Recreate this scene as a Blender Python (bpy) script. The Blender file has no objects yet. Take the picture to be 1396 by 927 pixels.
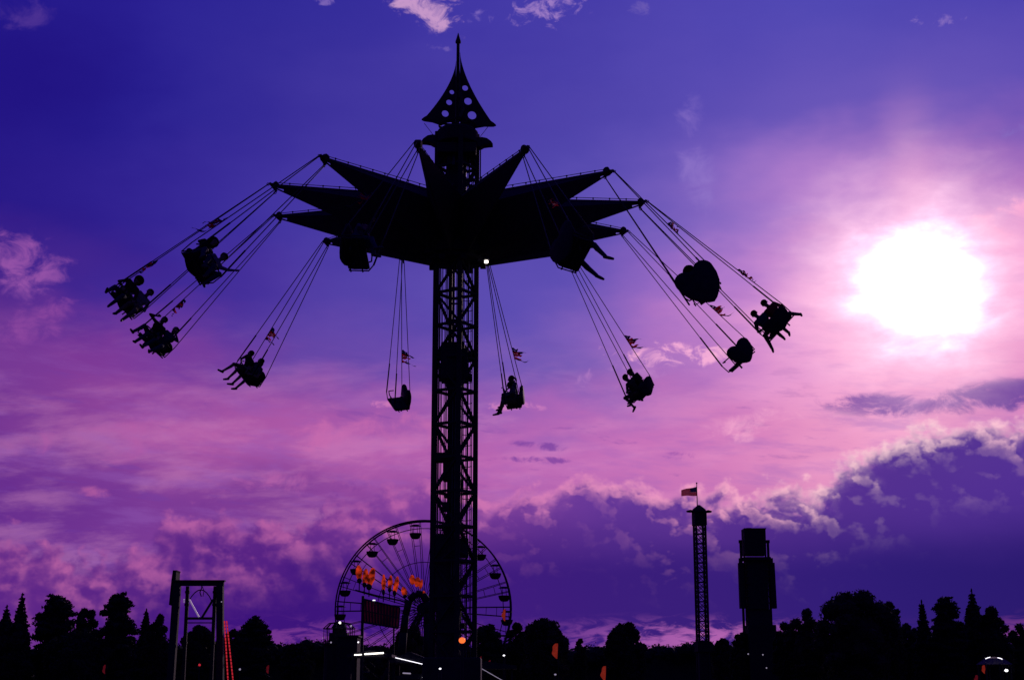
import bpy, math, random
import numpy as np
from mathutils import Vector, Matrix, Quaternion
R = math.radians
scene = bpy.context.scene
# ------------------------------------------------------------------ camera
FPX, PITCH, CAMZ = 2033.0, 0.2298, 1.7
cam_d = bpy.data.cameras.new('camera'); cam = bpy.data.objects.new('camera', cam_d)
scene.collection.objects.link(cam); scene.camera = cam
cam.location = (0, 0, CAMZ); cam.rotation_euler = (math.pi/2 + PITCH, 0, 0)
cam_d.sensor_width = 36; cam_d.lens = FPX/1396*36; cam_d.clip_end = 6000
def ray(x, y):
    u, v = (x-698)/FPX, -(y-463.5)/FPX
    c, s = math.cos(PITCH), math.sin(PITCH)
    return Vector((u, c - v*s, s + v*c))
def at(x, y, Y):
    d = ray(x, y); return Vector((0, 0, CAMZ)) + d*(Y/d.y)
def azel(x, y):
    d = ray(x, y).normalized()
    return math.degrees(math.atan2(d.x, d.y)), math.degrees(math.asin(d.z))
def lin(c):
    return tuple(((v/255)/12.92 if v <= 10 else ((v/255+.055)/1.055)**2.4) for v in c)
# ------------------------------------------------------------------ sky (world)
world = bpy.data.worlds.new('World'); scene.world = world; world.use_nodes = True
NT = world.node_tree; NT.nodes.clear()
def nd(t, **k):
    n = NT.nodes.new(t)
    for a, b in k.items(): setattr(n, a, b)
    return n
def put(sock, v):
    if isinstance(v, S): NT.links.new(v.s, sock)
    elif isinstance(v, bpy.types.NodeSocket): NT.links.new(v, sock)
    else: sock.default_value = v
class S:
    def __init__(self, s): self.s = s
    def m(self, op, *o, clamp=False):
        n = nd('ShaderNodeMath', operation=op, use_clamp=clamp); put(n.inputs[0], self)
        for i, q in enumerate(o): put(n.inputs[i+1], q)
        return S(n.outputs[0])
    def __add__(a, b): return a.m('ADD', b)
    def __radd__(a, b): return a.m('ADD', b)
    def __mul__(a, b): return a.m('MULTIPLY', b)
    def __rmul__(a, b): return a.m('MULTIPLY', b)
    def __sub__(a, b): return a.m('SUBTRACT', b)
    def __rsub__(a, b): return (a*-1.0)+b
    def __truediv__(a, b): return a.m('DIVIDE', b)
    def pow(a, b): return a.m('POWER', b)
    def clamp(a): return a.m('ADD', 0.0, clamp=True)
def ss(x, a, b):                      # smoothstep a..b
    n = nd('ShaderNodeMapRange', interpolation_type='SMOOTHSTEP'); put(n.inputs[0], x)
    put(n.inputs[1], a); put(n.inputs[2], b); return S(n.outputs[0])
def mixc(f, a, b, mode='MIX'):
    n = nd('ShaderNodeMix', data_type='RGBA', blend_type=mode); put(n.inputs[0], f)
    for i, q in ((6, a), (7, b)):
        if isinstance(q, tuple): n.inputs[i].default_value = (*q, 1)
        else: put(n.inputs[i], q)
    return S(n.outputs[2])
def vec(x, y, z=0.0):                # z is a seed: it moves the flat noise field elsewhere
    n = nd('ShaderNodeCombineXYZ'); put(n.inputs[0], x + z*37.7); put(n.inputs[1], y + z*91.3); return S(n.outputs[0])
def noise(v, scale, detail=6, rough=.55, dist=0.0, lac=2.0):
    n = nd('ShaderNodeTexNoise', noise_dimensions='2D'); put(n.inputs['Vector'], v)
    n.inputs['Scale'].default_value = scale; n.inputs['Detail'].default_value = detail
    n.inputs['Roughness'].default_value = rough; n.inputs['Distortion'].default_value = dist
    n.inputs['Lacunarity'].default_value = lac
    return S(n.outputs['Fac'])
def rampc(x, stops):
    n = nd('ShaderNodeValToRGB'); put(n.inputs[0], x); cr = n.color_ramp; cr.interpolation = 'B_SPLINE' if len(stops) > 3 else 'LINEAR'
    cr.interpolation = 'CARDINAL'
    while len(cr.elements) < len(stops): cr.elements.new(.5)
    for e, (p, c) in zip(cr.elements, stops): e.position = p
    for e, (p, c) in zip(cr.elements, stops): e.color = (*lin(c), 1)
    return S(n.outputs[0])
def curve(x, pts):
    n = nd('ShaderNodeFloatCurve'); put(n.inputs['Value'], x); cv = n.mapping.curves[0]
    for p in pts[:-2]: cv.points.new(*p)
    for q, p in zip(cv.points, sorted(pts)): q.location = p; q.handle_type = 'AUTO'
    n.mapping.update(); return S(n.outputs[0])

tc = nd('ShaderNodeTexCoord'); sep = nd('ShaderNodeSeparateXYZ'); NT.links.new(tc.outputs['Generated'], sep.inputs[0])
dx, dy, dz = (S(o) for o in sep.outputs)
az = dx.m('ARCTAN2', dy)*(180/math.pi)
el = dz.m('ARCSINE')*(180/math.pi)
A0, A1 = -20.0, 20.0
XS = [0, 200, 400, 600, 800, 1000, 1200, 1396]
GRID = {
 0:   [(36,24,138),(42,32,146),(50,42,152),(60,50,160),(72,62,170),(78,68,176),(78,70,178),(72,62,172)],
 150: [(32,18,130),(42,32,144),(58,47,154),(70,58,163),(80,68,172),(90,76,180),(92,78,182),(86,72,178)],
 300: [(40,24,135),(50,35,146),(64,50,158),(80,65,168),(92,78,178),(138,104,195),(184,126,204),(170,108,190)],
 400: [(66,34,138),(62,40,148),(76,55,160),(90,72,172),(108,84,182),(176,120,202),(250,168,215),(235,150,205)],
 500: [(118,56,148),(124,58,152),(100,66,163),(112,80,175),(128,94,182),(196,126,198),(244,165,210),(225,140,195)],
 600: [(118,54,146),(158,78,158),(172,88,166),(182,98,174),(192,108,182),(215,128,188),(240,160,200),(200,118,182)],
 700: [(104,45,142),(120,56,148),(128,60,148),(150,75,160),(180,98,175),(205,120,182),(225,145,192),(200,120,180)],
 880: [(95,42,138),(80,30,132),(110,48,142),(110,50,144),(125,62,154),(140,74,160),(95,42,140),(100,42,136)],
}
# soft warp so that the base colours are never straight bands
P = vec(az, el, 3.0)
w1 = noise(vec(az, el*2.2, 1.7), .11, 4, .55) - .5
w2 = noise(vec(az, el*2.2, 9.1), .13, 4, .55) - .5
azw = az + w1*7.0; elw = el + w2*3.6
an = (azw - A0)/(A1-A0)
rows = sorted(GRID)
col = None
for i, y in enumerate(rows):
    stops = [((azel(x, y)[0]-A0)/(A1-A0), c) for x, c in zip(XS, GRID[y])]
    r = rampc(an, stops); e = azel(698, y)[1]
    if col is None: col = r
    else: col = mixc(ss(elw*-1.0, -prev, -e), col, r)
    prev = e
SA, SE = azel(1253, 387)
# cirrus veils: long soft streaks, strongest low and towards the sun
da, de = az - SA, el - SE
sd = (da*da + de*de*1.25).m('SQRT')
ci = noise(vec(az*.30 + el*.2, el*1.25 - az*.16, 4.0), .55, 8, .6, .12)
ci2 = noise(vec(az*.28 - el*.12, el*1.6 + az*.16, 14.0), .9, 8, .62, .1)
veil = ss(ci, .42, .70); veil2 = ss(ci2, .45, .72)
low = ss(el*-1.0, -14.5, -8.5)
sunny = ss(sd*-1.0, -13.0, -3.0)*ss(el*-1.0, -21.0, -15.5)
col = mixc(veil*(low*.28 + sunny*.22)*.8, col, lin((240,160,208)))
col = mixc(veil2*(low*.30 + sunny*.25), col, lin((150,95,185)))
col = mixc(ss(ci2*-1.0, -.40, -.28)*low*.35, col, lin((110,60,160)))

NB = [noise(vec(az, el*1.5, 21.0), .55, 7, .62, .35), noise(vec(az, el*1.5, 22.0), .9, 7, .62, .35), noise(vec(az, el*1.5, 25.0), 1.3, 7, .62, .35)]
# individual small clouds: (x, y, rx, ry, tilt, colour, strength, noise scale)
def blob(col, x, y, rx, ry, tilt, c, st, sc=.9, thr=.5, soft=.12, seed=0.0):
    a, e = azel(x, y); k = FPX*math.pi/180
    c0, s0 = math.cos(R(tilt)), math.sin(R(tilt))
    A, E = az - a, el - e
    u = (A*c0 + E*s0)*(k/rx); v = (E*c0 - A*s0)*(k/ry)
    d = (u*u + v*v)
    n = NB[0] if sc < .85 else NB[1] if sc < 1.1 else NB[2]
    m = ss(n + (1.0 - d)*.22, thr+.08, thr+.08+soft*2)*ss(d*-1.0, -1.6, -.4)
    return mixc(m*st, col, lin(c))
for b in [
 (25,362,78,46,-10,(152,84,168),.9,.9,.42,.20,1.), (50,440,66,30,25,(150,76,162),.7,.9,.44,.20,2.),
 (25,8,70,38,0,(85,55,150),.7,.8,.55,.15,3.), (580,8,78,30,-20,(196,150,200),1.,1.,.47,.12,4.), (655,22,30,12,0,(120,98,185),.9,1.5,.55,.12,5.),
 (750,12,66,28,8,(160,126,198),.9,1.2,.52,.11,6.), (595,64,24,7,-8,(110,90,178),.9,1.4,.52,.1,7.), (438,0,24,9,0,(130,105,185),.8,1.4,.5,.1,8.),
 (1278,28,44,11,0,(135,110,192),.85,1.3,.53,.1,9.), (948,225,30,100,6,(140,114,200),.8,.7,.44,.22,10.), (875,12,26,14,0,(110,92,180),.7,1.,.5,.1,10.5),
 (910,483,105,21,-2,(244,172,215),1.,.9,.53,.10,11.), (845,510,90,20,8,(190,130,200),.6,.9,.55,.12,12.), (540,549,40,7,4,(205,120,185),.9,1.2,.46,.1,13.),
 (700,553,46,9,-3,(205,125,190),.8,1.2,.48,.1,14.), (132,670,24,9,0,(180,92,160),.8,1.,.46,.2,15.), (1365,182,45,14,0,(120,100,190),.7,1.,.52,.12,16.),
 (1385,300,110,40,8,(250,160,205),.8,.8,.52,.14,17.), (1375,420,80,44,10,(190,105,180),.55,.7,.56,.14,18.),
 (1330,345,110,26,14,(205,120,190),.5,.9,.55,.12,19.), (200,600,260,42,4,(178,90,165),.75,.4,.5,.2,20.), (480,590,220,34,3,(202,108,174),.75,.4,.5,.2,21.),
 (740,608,46,7,-6,(120,62,160),.8,1.,.46,.12,22.), (735,627,60,6,-2,(120,60,158),.8,1.,.46,.12,23.), (925,622,24,7,0,(150,80,170),.8,1.,.46,.12,24.),
 (1195,552,100,18,-3,(112,62,160),1.,.7,.43,.12,25.), (1365,540,95,22,4,(100,55,155),1.,.7,.43,.10,26.), (1060,575,180,26,6,(250,175,210),.6,.6,.52,.14,27.),
 (380,655,90,26,-6,(188,100,170),.6,.8,.52,.14,28.)]:
    col = blob(col, *b)

# the cumulus bank low across the view
TOP = [(0,705),(50,722),(130,742),(180,738),(215,708),(250,680),(290,670),(335,692),(400,684),(430,666),(500,655),(555,640),(590,625),(640,655),(700,650),(760,640),(800,622),
       (860,640),(905,655),(960,652),(1000,648),(1060,640),(1105,645),(1150,618),(1200,592),(1245,566),(1290,548),(1340,552),(1396,548)]
pts = []
for x, y in TOP:
    a, e = azel(x, y); pts.append(((a-A0)/(A1-A0), e/20))
pts = [(0.0, pts[0][1])] + pts + [(1.0, pts[-1][1])]
top = curve((az-A0)/(A1-A0), pts)*20.0
CZ = vec(az, el*1.25, 0.0)
def vor(v, sc):
    n = nd('ShaderNodeTexVoronoi', feature='SMOOTH_F1', voronoi_dimensions='2D'); put(n.inputs['Vector'], v); n.inputs['Scale'].default_value = sc
    n.inputs['Smoothness'].default_value = .6; n.inputs['Detail'].default_value = 2.0; n.inputs['Roughness'].default_value = .55; return S(n.outputs['Distance'])
def cloudh(ox, oy):                  # smooth billow height field of the bank, sampled with an offset
    a, e = az + ox, el*1.25 + oy
    wq = noise(vec(a, e, 5.0), .9, 3, .6) - .5
    v = vor(vec(a + wq*1.6, e + wq*1.2, 2.0), .42)
    f = noise(vec(a, e, 7.0), .62, 4, .5, .15)
    return (1.0 - v)*.5 + f*.9
h0 = cloudh(0.0, 0.0); h1 = cloudh(.26, .34)
fine = noise(vec(az, el*1.3, 8.0), 1.7, 6, .55, .15) - .5
rel = h0 - h1 + fine*.05              # lit where the billow faces the sun (up, right)
edge = top - el + (h0 - .80)*2.3 + fine*1.3
mask = ss(edge, -.28, .62)
depth = edge.m('MAXIMUM', 0.0)
# body colours by azimuth / elevation
k20 = (az - A0)/(A1-A0)
def st(y, cs): return [((azel(x, y)[0]-A0)/(A1-A0), c) for x, c in zip(XS, cs)]
bodyhi = rampc(k20, st(700, [(112,48,142),(116,52,144),(114,50,144),(130,62,154),(104,54,152),(90,46,146),(76,38,142),(74,38,145)]))
bodylo = rampc(k20, st(800, [(84,30,132),(64,18,124),(58,14,122),(60,18,124),(54,20,122),(48,18,120),(36,12,116),(30,8,110)]))
body = mixc(ss(el*-1.0 + w2*1.5, -7.4, -4.0), bodyhi, bodylo)
lit = rampc(k20, st(680, [(184,98,162),(184,96,164),(180,94,162),(200,108,174),(230,142,190),(250,172,202),(255,208,216),(255,196,214)]))
shade = rampc(k20, st(680, [(118,52,142),(118,52,144),(112,46,142),(120,58,152),(118,62,156),(114,62,158),(104,58,160),(104,58,160)]))
left = ss(az*-1.0, .5, 3.0)            # the left half of the bank is thinner and lit much further down
rimw = (left*1.75 + .95)
rim = ss(depth*-1.0, rimw*-1.5, rimw*-.1)
relief = ss(rel, -.24, .34)
body = mixc(ss(rel, .0, .2)*.12*ss(depth*-1.0, -4.5, -1.0), body, lit)
cl = mixc(relief, shade, lit)
body = mixc(rim*(.35 + relief*.65).clamp(), body, cl)
wisp = ss(fine + depth*-.55, -.42, .10)
body = mixc(wisp*(1.0-left)*.9, body, lit)
puff = ss(rel + fine*.10, .02, .16)*ss(depth*-1.0, -2.0, -.2)*(1.0-left)
body = mixc(puff*.6, body, lit)
thin = ss(depth, 0.0, .55)
body = mixc((1.0 - thin)*.55*ss(rel, -.1, .05), body, lit)
col = mixc(mask, col, body)
# far pink clouds under the bank, near the horizon
hz = noise(vec(az*.8, el*2.6, 11.0), 1.0, 9, .62, .4)
zone = ss(el*-1.0, -2.9, -1.9)
wins = curve((az-A0)/(A1-A0), [(0,.8)] + [((azel(x, 860)[0]-A0)/(A1-A0), v) for x, v in [(0,.8),(90,.55),(190,.15),(300,.35),(400,.75),(560,.6),(700,.45),(830,.8),(980,1.),(1080,.7),(1180,.1),(1290,.12),(1350,.7),(1396,.85)]] + [(1,.8)])
hcol = rampc(k20, st(860, [(118,54,144),(100,40,138),(128,58,148),(126,60,148),(140,72,160),(172,94,172),(120,58,150),(128,58,142)]))
col = mixc((ss(hz + zone*.10, .46, .68)*zone*wins).clamp(), col, hcol)
# sun glow, burnt out by the exposure
gn = noise(vec(az*.7, el*1.5, 31.0), .55, 6, .55, .1)
sdn = sd + (gn - .5)*2.6
halo1 = ss(sdn*-1.0, -7.2, -2.2).pow(1.6)
pil = ss((da*da).m('SQRT')*-1.0, -1.5, 0.0)*ss(de*-1.0, -8.5, -2.0)*ss(de, -1.0, 1.0)
col = mixc(halo1*.62*(1.0-mask*.4), col, lin((255,196,224)))
col = mixc(pil*.35, col, lin((250,180,215)))
far = ss(sd*-1.0, -13.0, -3.0)
col = mixc(far*.07*(1.0-mask*.75), col, lin((255,180,220)))
def gauss(x, w, k): return S(nd_pow(math.e, (x*x)*(-1/(2*w*w))))*k
def nd_pow(b_, x):
    n = nd('ShaderNodeMath', operation='POWER'); n.inputs[0].default_value = b_; put(n.inputs[1], x); return n.outputs[0]
burn = gauss(sdn, 1.10, 4.2) + gauss(sdn, 2.4, .28)
glow = nd('ShaderNodeVectorMath', operation='SCALE'); glow.inputs[0].default_value = (1.0, .84, .92); put(glow.inputs['Scale'], burn)
col = mixc(1.0, col, S(glow.outputs[0]), 'ADD')
# out of the photographed quarter the sky falls back to plain dusk blue-violet
back = ss(az.m('ABSOLUTE'), 24.0, 60.0)
col = mixc(back, col, lin((26,16,84)))
col = mixc(ss(el, 28.0, 60.0), col, lin((24,16,100)))
col = mixc(ss(el*-1.0, -.2, .8), col, lin((14,6,34)))
# physically based sky adds its faint natural gradient underneath
nis = nd('ShaderNodeTexSky', sky_type='NISHITA'); nis.sun_disc = False
nis.sun_elevation = R(SE); nis.sun_rotation = R(SA)
nb = nd('ShaderNodeBackground'); NT.links.new(nis.outputs[0], nb.inputs[0]); nb.inputs[1].default_value = .0002
mb = nd('ShaderNodeBackground'); NT.links.new(col.s, mb.inputs[0]); mb.inputs[1].default_value = 1.0
ad = nd('ShaderNodeAddShader'); NT.links.new(nb.outputs[0], ad.inputs[0]); NT.links.new(mb.outputs[0], ad.inputs[1])
wo = nd('ShaderNodeOutputWorld'); NT.links.new(ad.outputs[0], wo.inputs[0])
world.cycles.sampling_method = 'MANUAL'; world.cycles.sample_map_resolution = 512
v = scene.view_settings; v.view_transform = 'Standard'; v.look = 'None'; v.exposure = 0; v.gamma = 1

# =================================================================== helpers
import bmesh
col_ = scene.collection
def mat(name, c, rough=.6, metal=0.0, var=.25, scale=6.0, trans=0.0, emit=None, es=1.0, spec=.3, evar=False):
    m = bpy.data.materials.new(name); m.use_nodes = True; t = m.node_tree; b = t.nodes['Principled BSDF']
    tcn = t.nodes.new('ShaderNodeTexCoord'); n = t.nodes.new('ShaderNodeTexNoise'); n.inputs['Scale'].default_value = scale
    n.inputs['Detail'].default_value = 5; t.links.new(tcn.outputs['Object'], n.inputs['Vector'])
    r = t.nodes.new('ShaderNodeValToRGB'); r.color_ramp.elements[0].position = .3; r.color_ramp.elements[1].position = .7
    r.color_ramp.elements[0].color = (*[k*(1-var) for k in c], 1); r.color_ramp.elements[1].color = (*[min(1, k*(1+var)) for k in c], 1)
    t.links.new(n.outputs['Fac'], r.inputs[0]); t.links.new(r.outputs[0], b.inputs['Base Color'])
    b.inputs['Roughness'].default_value = rough; b.inputs['Metallic'].default_value = metal
    b.inputs['Specular IOR Level'].default_value = spec
    if trans:
        tr = t.nodes.new('ShaderNodeBsdfTranslucent'); t.links.new(r.outputs[0], tr.inputs[0])
        mx = t.nodes.new('ShaderNodeMixShader'); mx.inputs[0].default_value = trans
        t.links.new(b.outputs[0], mx.inputs[1]); t.links.new(tr.outputs[0], mx.inputs[2])
        t.links.new(mx.outputs[0], t.nodes['Material Output'].inputs[0])
    if emit:
        b.inputs['Emission Color'].default_value = (*emit, 1); b.inputs['Emission Strength'].default_value = es
        if evar:                          # uneven glow put in: the noise varies the emission strength
            e_ = t.nodes.new('ShaderNodeMapRange'); e_.inputs[1].default_value = .38; e_.inputs[2].default_value = .68; e_.inputs[3].default_value = .05; e_.inputs[4].default_value = es
            t.links.new(n.outputs['Fac'], e_.inputs[0]); t.links.new(e_.outputs[0], b.inputs['Emission Strength'])
    return m
M = dict(
 steel=mat('painted_steel', (.03,.028,.038), .75, .1), galv=mat('galvanised_steel', (.16,.15,.15), .5, .5),
 cable=mat('wire_cable', (.05,.05,.055), .5, .6), canopy=mat('canopy_fabric', (.045,.03,.05), .8, trans=.05),
 sunlitcloth=mat('sunlit_canopy_strip', (.35,.03,.02), .8, trans=.6), seat=mat('seat_shell', (.02,.018,.028), .7, spec=.15), pad=mat('seat_padding', (.05,.02,.03), .7),
 black=mat('black_rubber', (.02,.02,.022), .8), skin=mat('skin', (.30,.18,.13), .6, var=.06), shoe=mat('shoe_leather', (.05,.05,.055), .6),
 hair=mat('hair', (.02,.014,.01), .9, spec=.05, var=.4, scale=60), lamp=mat('lamp_glass', (.8,.8,.75), .3, emit=(1,.93,.82), es=3.0, var=.02),
 lampw=mat('cool_tube_light', (.8,.8,.8), .3, emit=(.95,.92,1.0), es=2.0, var=.02), lampo=mat('orange_lamp_glass', (.9,.3,.1), .3, emit=(1,.16,.03), es=1.3, var=.02),
 lampr=mat('red_rope_light', (.6,.04,.03), .4, emit=(.8,.03,.05), es=.55, var=.1), dim=mat('dim_bulb', (.7,.7,.7), .3, emit=(.7,.6,.8), es=.35, var=.02),
 orange=mat('orange_plume', (.6,.10,.02), .5, var=.6, scale=3.0, emit=(.70,.045,.006), es=.75, evar=True), bark=mat('bark', (.05,.038,.03), .9, scale=20),
 leaf=mat('leaves', (.045,.06,.025), .8, var=.4, scale=2.0, trans=.12), pine=mat('needles', (.028,.045,.022), .85, var=.4, scale=2.0),
 leaf2=mat('leaves_oak', (.06,.065,.03), .8, var=.4, scale=2.0, trans=.12), panel=mat('ride_panel', (.03,.025,.038), .75, spec=.1), wood=mat('timber_board', (.10,.07,.05), .8),
 roof=mat('stall_roof_canvas', (.12,.10,.11), .8, trans=.05), penn=mat('orange_pennant_cloth', (.8,.12,.04), .8, var=.4, trans=.4, emit=(.9,.05,.02), es=.16),  # pennant cloth emits faintly: a glow put into the material
 fred=mat('flag_red', (.55,.02,.04), .8, trans=.65, var=.1), fwhite=mat('flag_white', (.42,.16,.22), .8, trans=.6, var=.1), fblue=mat('flag_blue', (.01,.015,.07), .8, trans=.4, var=.1),
 panelback=mat('maroon_canvas', (.30,.06,.16), .8, trans=.6, var=.5, scale=1.5), star=mat('flag_star', (.6,.6,.65), .8), grass=mat('grass_turf', (.04,.06,.02), .95, var=.4, scale=.6), asphalt=mat('asphalt', (.05,.05,.052), .9, var=.3, scale=3.0),
 dark=mat('dark_trim', (.03,.028,.04), .6),
)
CL = {}
def cloth(c):
    k = tuple(c)
    if k not in CL: CL[k] = mat('cloth', c, .85, scale=18, var=.15, spec=.1)
    return CL[k]
class MB:
    def __init__(s): s.v = []; s.f = []; s.mi = []; s.cur = 0
    def add(s, vs, fs):
        o = len(s.v); s.v += [tuple(p) for p in vs]; s.f += [tuple(i+o for i in f) for f in fs]; s.mi += [s.cur]*len(fs); return s
    def box(s, c, d, rot=None):
        c = Vector(c); rot = rot or Matrix.Identity(3); vs = []
        for x in (-1,1):
            for y in (-1,1):
                for z in (-1,1): vs.append(c + rot @ Vector((x*d[0]/2, y*d[1]/2, z*d[2]/2)))
        return s.add(vs, [(0,1,3,2),(4,6,7,5),(0,4,5,1),(2,3,7,6),(0,2,6,4),(1,5,7,3)])
    def cyl(s, p, q, r, r2=None, n=8, cap=True):
        p, q = Vector(p), Vector(q); r2 = r if r2 is None else r2; d = q-p
        if d.length < 1e-6: return s
        z = d.normalized(); x = z.orthogonal().normalized(); y = z.cross(x); vs = []
        for b, rr in ((p, r), (q, r2)):
            for i in range(n):
                a = 2*math.pi*i/n; vs.append(b + (x*math.cos(a) + y*math.sin(a))*rr)
        fs = [(i, (i+1) % n, n+(i+1) % n, n+i) for i in range(n)]
        if cap: fs += [tuple(range(n-1, -1, -1)), tuple(range(n, 2*n))]
        return s.add(vs, fs)
    def bar(s, p, q, w, h=None, up=(0,0,1)):   # rectangular bar
        p, q = Vector(p), Vector(q); h = h or w; z = (q-p).normalized(); up = Vector(up)
        if abs(z.dot(up)) > .97: up = Vector((0,1,0))
        x = z.cross(up).normalized(); y = x.cross(z); vs = []
        for b in (p, q):
            for i, j in ((-1,-1),(1,-1),(1,1),(-1,1)): vs.append(b + x*i*w/2 + y*j*h/2)
        return s.add(vs, [(3,2,1,0),(4,5,6,7),(0,1,5,4),(1,2,6,5),(2,3,7,6),(3,0,4,7)])
    def path(s, pts, r, n=6):
        for i in range(len(pts)-1):
            a = r[i] if isinstance(r, list) else r; b = r[i+1] if isinstance(r, list) else r
            s.cyl(pts[i], pts[i+1], a, b, n)
        return s
    def ell(s, c, d, rot=None, nu=12, nv=8):
        c = Vector(c); rot = rot or Matrix.Identity(3); vs = [c + rot @ Vector((0,0,d[2]))]
        for j in range(1, nv):
            t = math.pi*j/nv
            for i in range(nu):
                a = 2*math.pi*i/nu; vs.append(c + rot @ Vector((d[0]*math.sin(t)*math.cos(a), d[1]*math.sin(t)*math.sin(a), d[2]*math.cos(t))))
        vs.append(c + rot @ Vector((0,0,-d[2]))); fs = []
        for i in range(nu): fs.append((0, 1+i, 1+(i+1) % nu))
        for j in range(nv-2):
            for i in range(nu):
                a = 1+j*nu+i; b = 1+j*nu+(i+1) % nu; fs.append((a, a+nu, b+nu, b))
        L = len(vs)-1; o = 1+(nv-2)*nu
        for i in range(nu): fs.append((L, o+(i+1) % nu, o+i))
        return s.add(vs, fs)
    def prism(s, pts, d):                # closed outline (3-D points, planar) extruded by vector d
        n = len(pts); d = Vector(d); vs = [Vector(p) for p in pts] + [Vector(p)+d for p in pts]
        return s.add(vs, [tuple(range(n-1,-1,-1)), tuple(range(n, 2*n))] + [(i, (i+1) % n, n+(i+1) % n, n+i) for i in range(n)])
    def mesh(s, name, mats):
        me = bpy.data.meshes.new(name); me.from_pydata([tuple(v) for v in s.v], [], s.f)
        for m in (mats if isinstance(mats, (list, tuple)) else [mats]): me.materials.append(m)
        if any(s.mi): me.polygons.foreach_set('material_index', s.mi)
        me.update(); return me
    def build(s, name, mats, parent=None, smooth=False, fix=True):
        me = s.mesh(name, mats)
        if fix:
            bm = bmesh.new(); bm.from_mesh(me); bmesh.ops.recalc_face_normals(bm, faces=bm.faces); bm.to_mesh(me); bm.free()
        if smooth: me.polygons.foreach_set('use_smooth', [True]*len(me.polygons))
        o = bpy.data.objects.new(name, me); col_.objects.link(o)
        if parent: o.parent = parent
        return o
def tag(o, label=None, cat=None, group=None, kind=None):
    if label: o['label'] = label
    if cat: o['category'] = cat
    if group: o['group'] = group
    if kind: o['kind'] = kind
    return o
def empty(name, loc, label, cat, group=None, rz=0):
    o = bpy.data.objects.new(name, None); col_.objects.link(o); o.location = loc; o.rotation_euler = (0,0,rz)
    o.empty_display_size = .2
    return tag(o, label, cat, group)
def bevel(o, w=.01, seg=2):
    m = o.modifiers.new('bevel', 'BEVEL'); m.width = w; m.segments = seg; m.limit_method = 'ANGLE'; return o
V = Vector
# =================================================================== setting
g = MB(); N = 40
def gz(x, y): return -.15*math.sin(x*.03)*math.cos(y*.02)*(1 if abs(x) + abs(y) > 60 else .2) - .02
xs = [(-1)**(i < 0)*abs(i/20)**2*1500 for i in range(-20, 21)]
vs = [(x, y+200, gz(x, y+200)) for y in xs for x in xs]; n = len(xs)
g.add(vs, [(j*n+i, j*n+i+1, (j+1)*n+i+1, (j+1)*n+i) for j in range(n-1) for i in range(n-1)])
tag(g.build('ground', M['grass']), kind='structure')
g = MB(); g.add([(-30,20,.20),(30,20,.20),(34,72,.20),(-34,72,.20)], [(0,1,2,3)])
g.add([(-30,20,-.3),(30,20,-.3),(34,72,-.3),(-34,72,-.3)], [(3,2,1,0)]); g.f += [(0,4,5,1),(1,5,6,2),(2,6,7,3),(3,7,4,0)]; g.mi += [0]*4
tag(g.build('midway_pavement', M['asphalt']), kind='structure')
GZ = .2
# =================================================================== the swing ride
CX, CY, H, RT = -1.555, 40.0, 14.82, 5.178
TILT = Vector((-.0103, -.0003))
PH0 = math.degrees(-1.7216)
AZ = [R(PH0 + 30*k) for k in range(12)]
def tipof(k):
    a = AZ[k]; x, y = RT*math.cos(a), RT*math.sin(a)
    return V((CX+x, CY+y, H + TILT.x*x + TILT.y*y))
ride = empty('swing_ride', (CX, CY, GZ), 'tall black tower swing ride with twelve pointed star arms and a pierced spire on top', 'swing ride')
O = V((-CX, -CY, -GZ))
def rb(mb, name, m, parent=ride, smooth=False, bev=0):
    mb.v = [tuple(V(v) + O) for v in mb.v]; o = mb.build(name, m, parent, smooth)
    if bev: bevel(o, bev)
    return o
TOPZ = 17.1
LA = [R(12 + 90*i) for i in range(4)]; LR = .575
legp = [V((CX + LR*math.cos(a), CY + LR*math.sin(a), 0)) for a in LA]
for p in legp:
    b = MB(); b.bar(p+V((0,0,GZ)), p+V((0,0,TOPZ)), .135, .135); rb(b, 'tower_leg', M['steel'], bev=.02)
PITCHZ = .92
z0 = 13.29-PITCHZ*14
for i in range(4):
    b = MB(); p, q = legp[i], legp[(i+1) % 4]
    k = 0; z = z0
    while z < TOPZ-.05:
        if z > GZ: b.bar(p+V((0,0,z)), q+V((0,0,z)), .07, .07)
        za, zb = (z, z+PITCHZ) if (k+i) % 2 else (z+PITCHZ, z)
        if min(za, zb) > GZ and max(za, zb) < TOPZ+.1: b.bar(p+V((0,0,za)), q+V((0,0,zb)), .075, .05)
        z += PITCHZ; k += 1
    rb(b, 'tower_bracing', M['steel'])
# inner column, lift cables, ladder
b = MB()
b.bar((CX-.02,CY,GZ), (CX-.02,CY,9.6), .34, .34, up=(0,1,0)); rb(b, 'lower_mast', M['steel'], bev=.02)
b = MB(); 
for dx_ in (-.155, .13): b.bar((CX+dx_,CY+.05,9.4), (CX+dx_,CY+.05,TOPZ), .10, .22)
for z in np.arange(9.8, 17, .46): b.bar((CX-.155,CY+.05,z), (CX+.13,CY+.05,z), .05, .04)
rb(b, 'upper_mast', M['steel'])
for dx_, dy_, r_ in ((-.48,-.1,.016),(.46,.06,.014),(-.27,.0,.014),(.21,.0,.012),(-.46,.12,.014),(-.43,-.04,.012),(.36,-.1,.014),(.42,.1,.012),(.18,.16,.012),(-.24,.14,.014),(-.40,.1,.010),(-.36,-.1,.012),(-.31,.12,.008),(.24,.1,.010),(.30,-.08,.009),(-.05,-.2,.014),(.02,-.22,.010)):
    b = MB(); b.cyl((CX+dx_,CY+dy_,.3), (CX+dx_,CY+dy_,TOPZ), r_, n=6); rb(b, 'lift_cable', M['galv'] if r_ > .009 else M['cable'])
b = MB(); lx, ly = CX+.33, CY+.12
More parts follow.
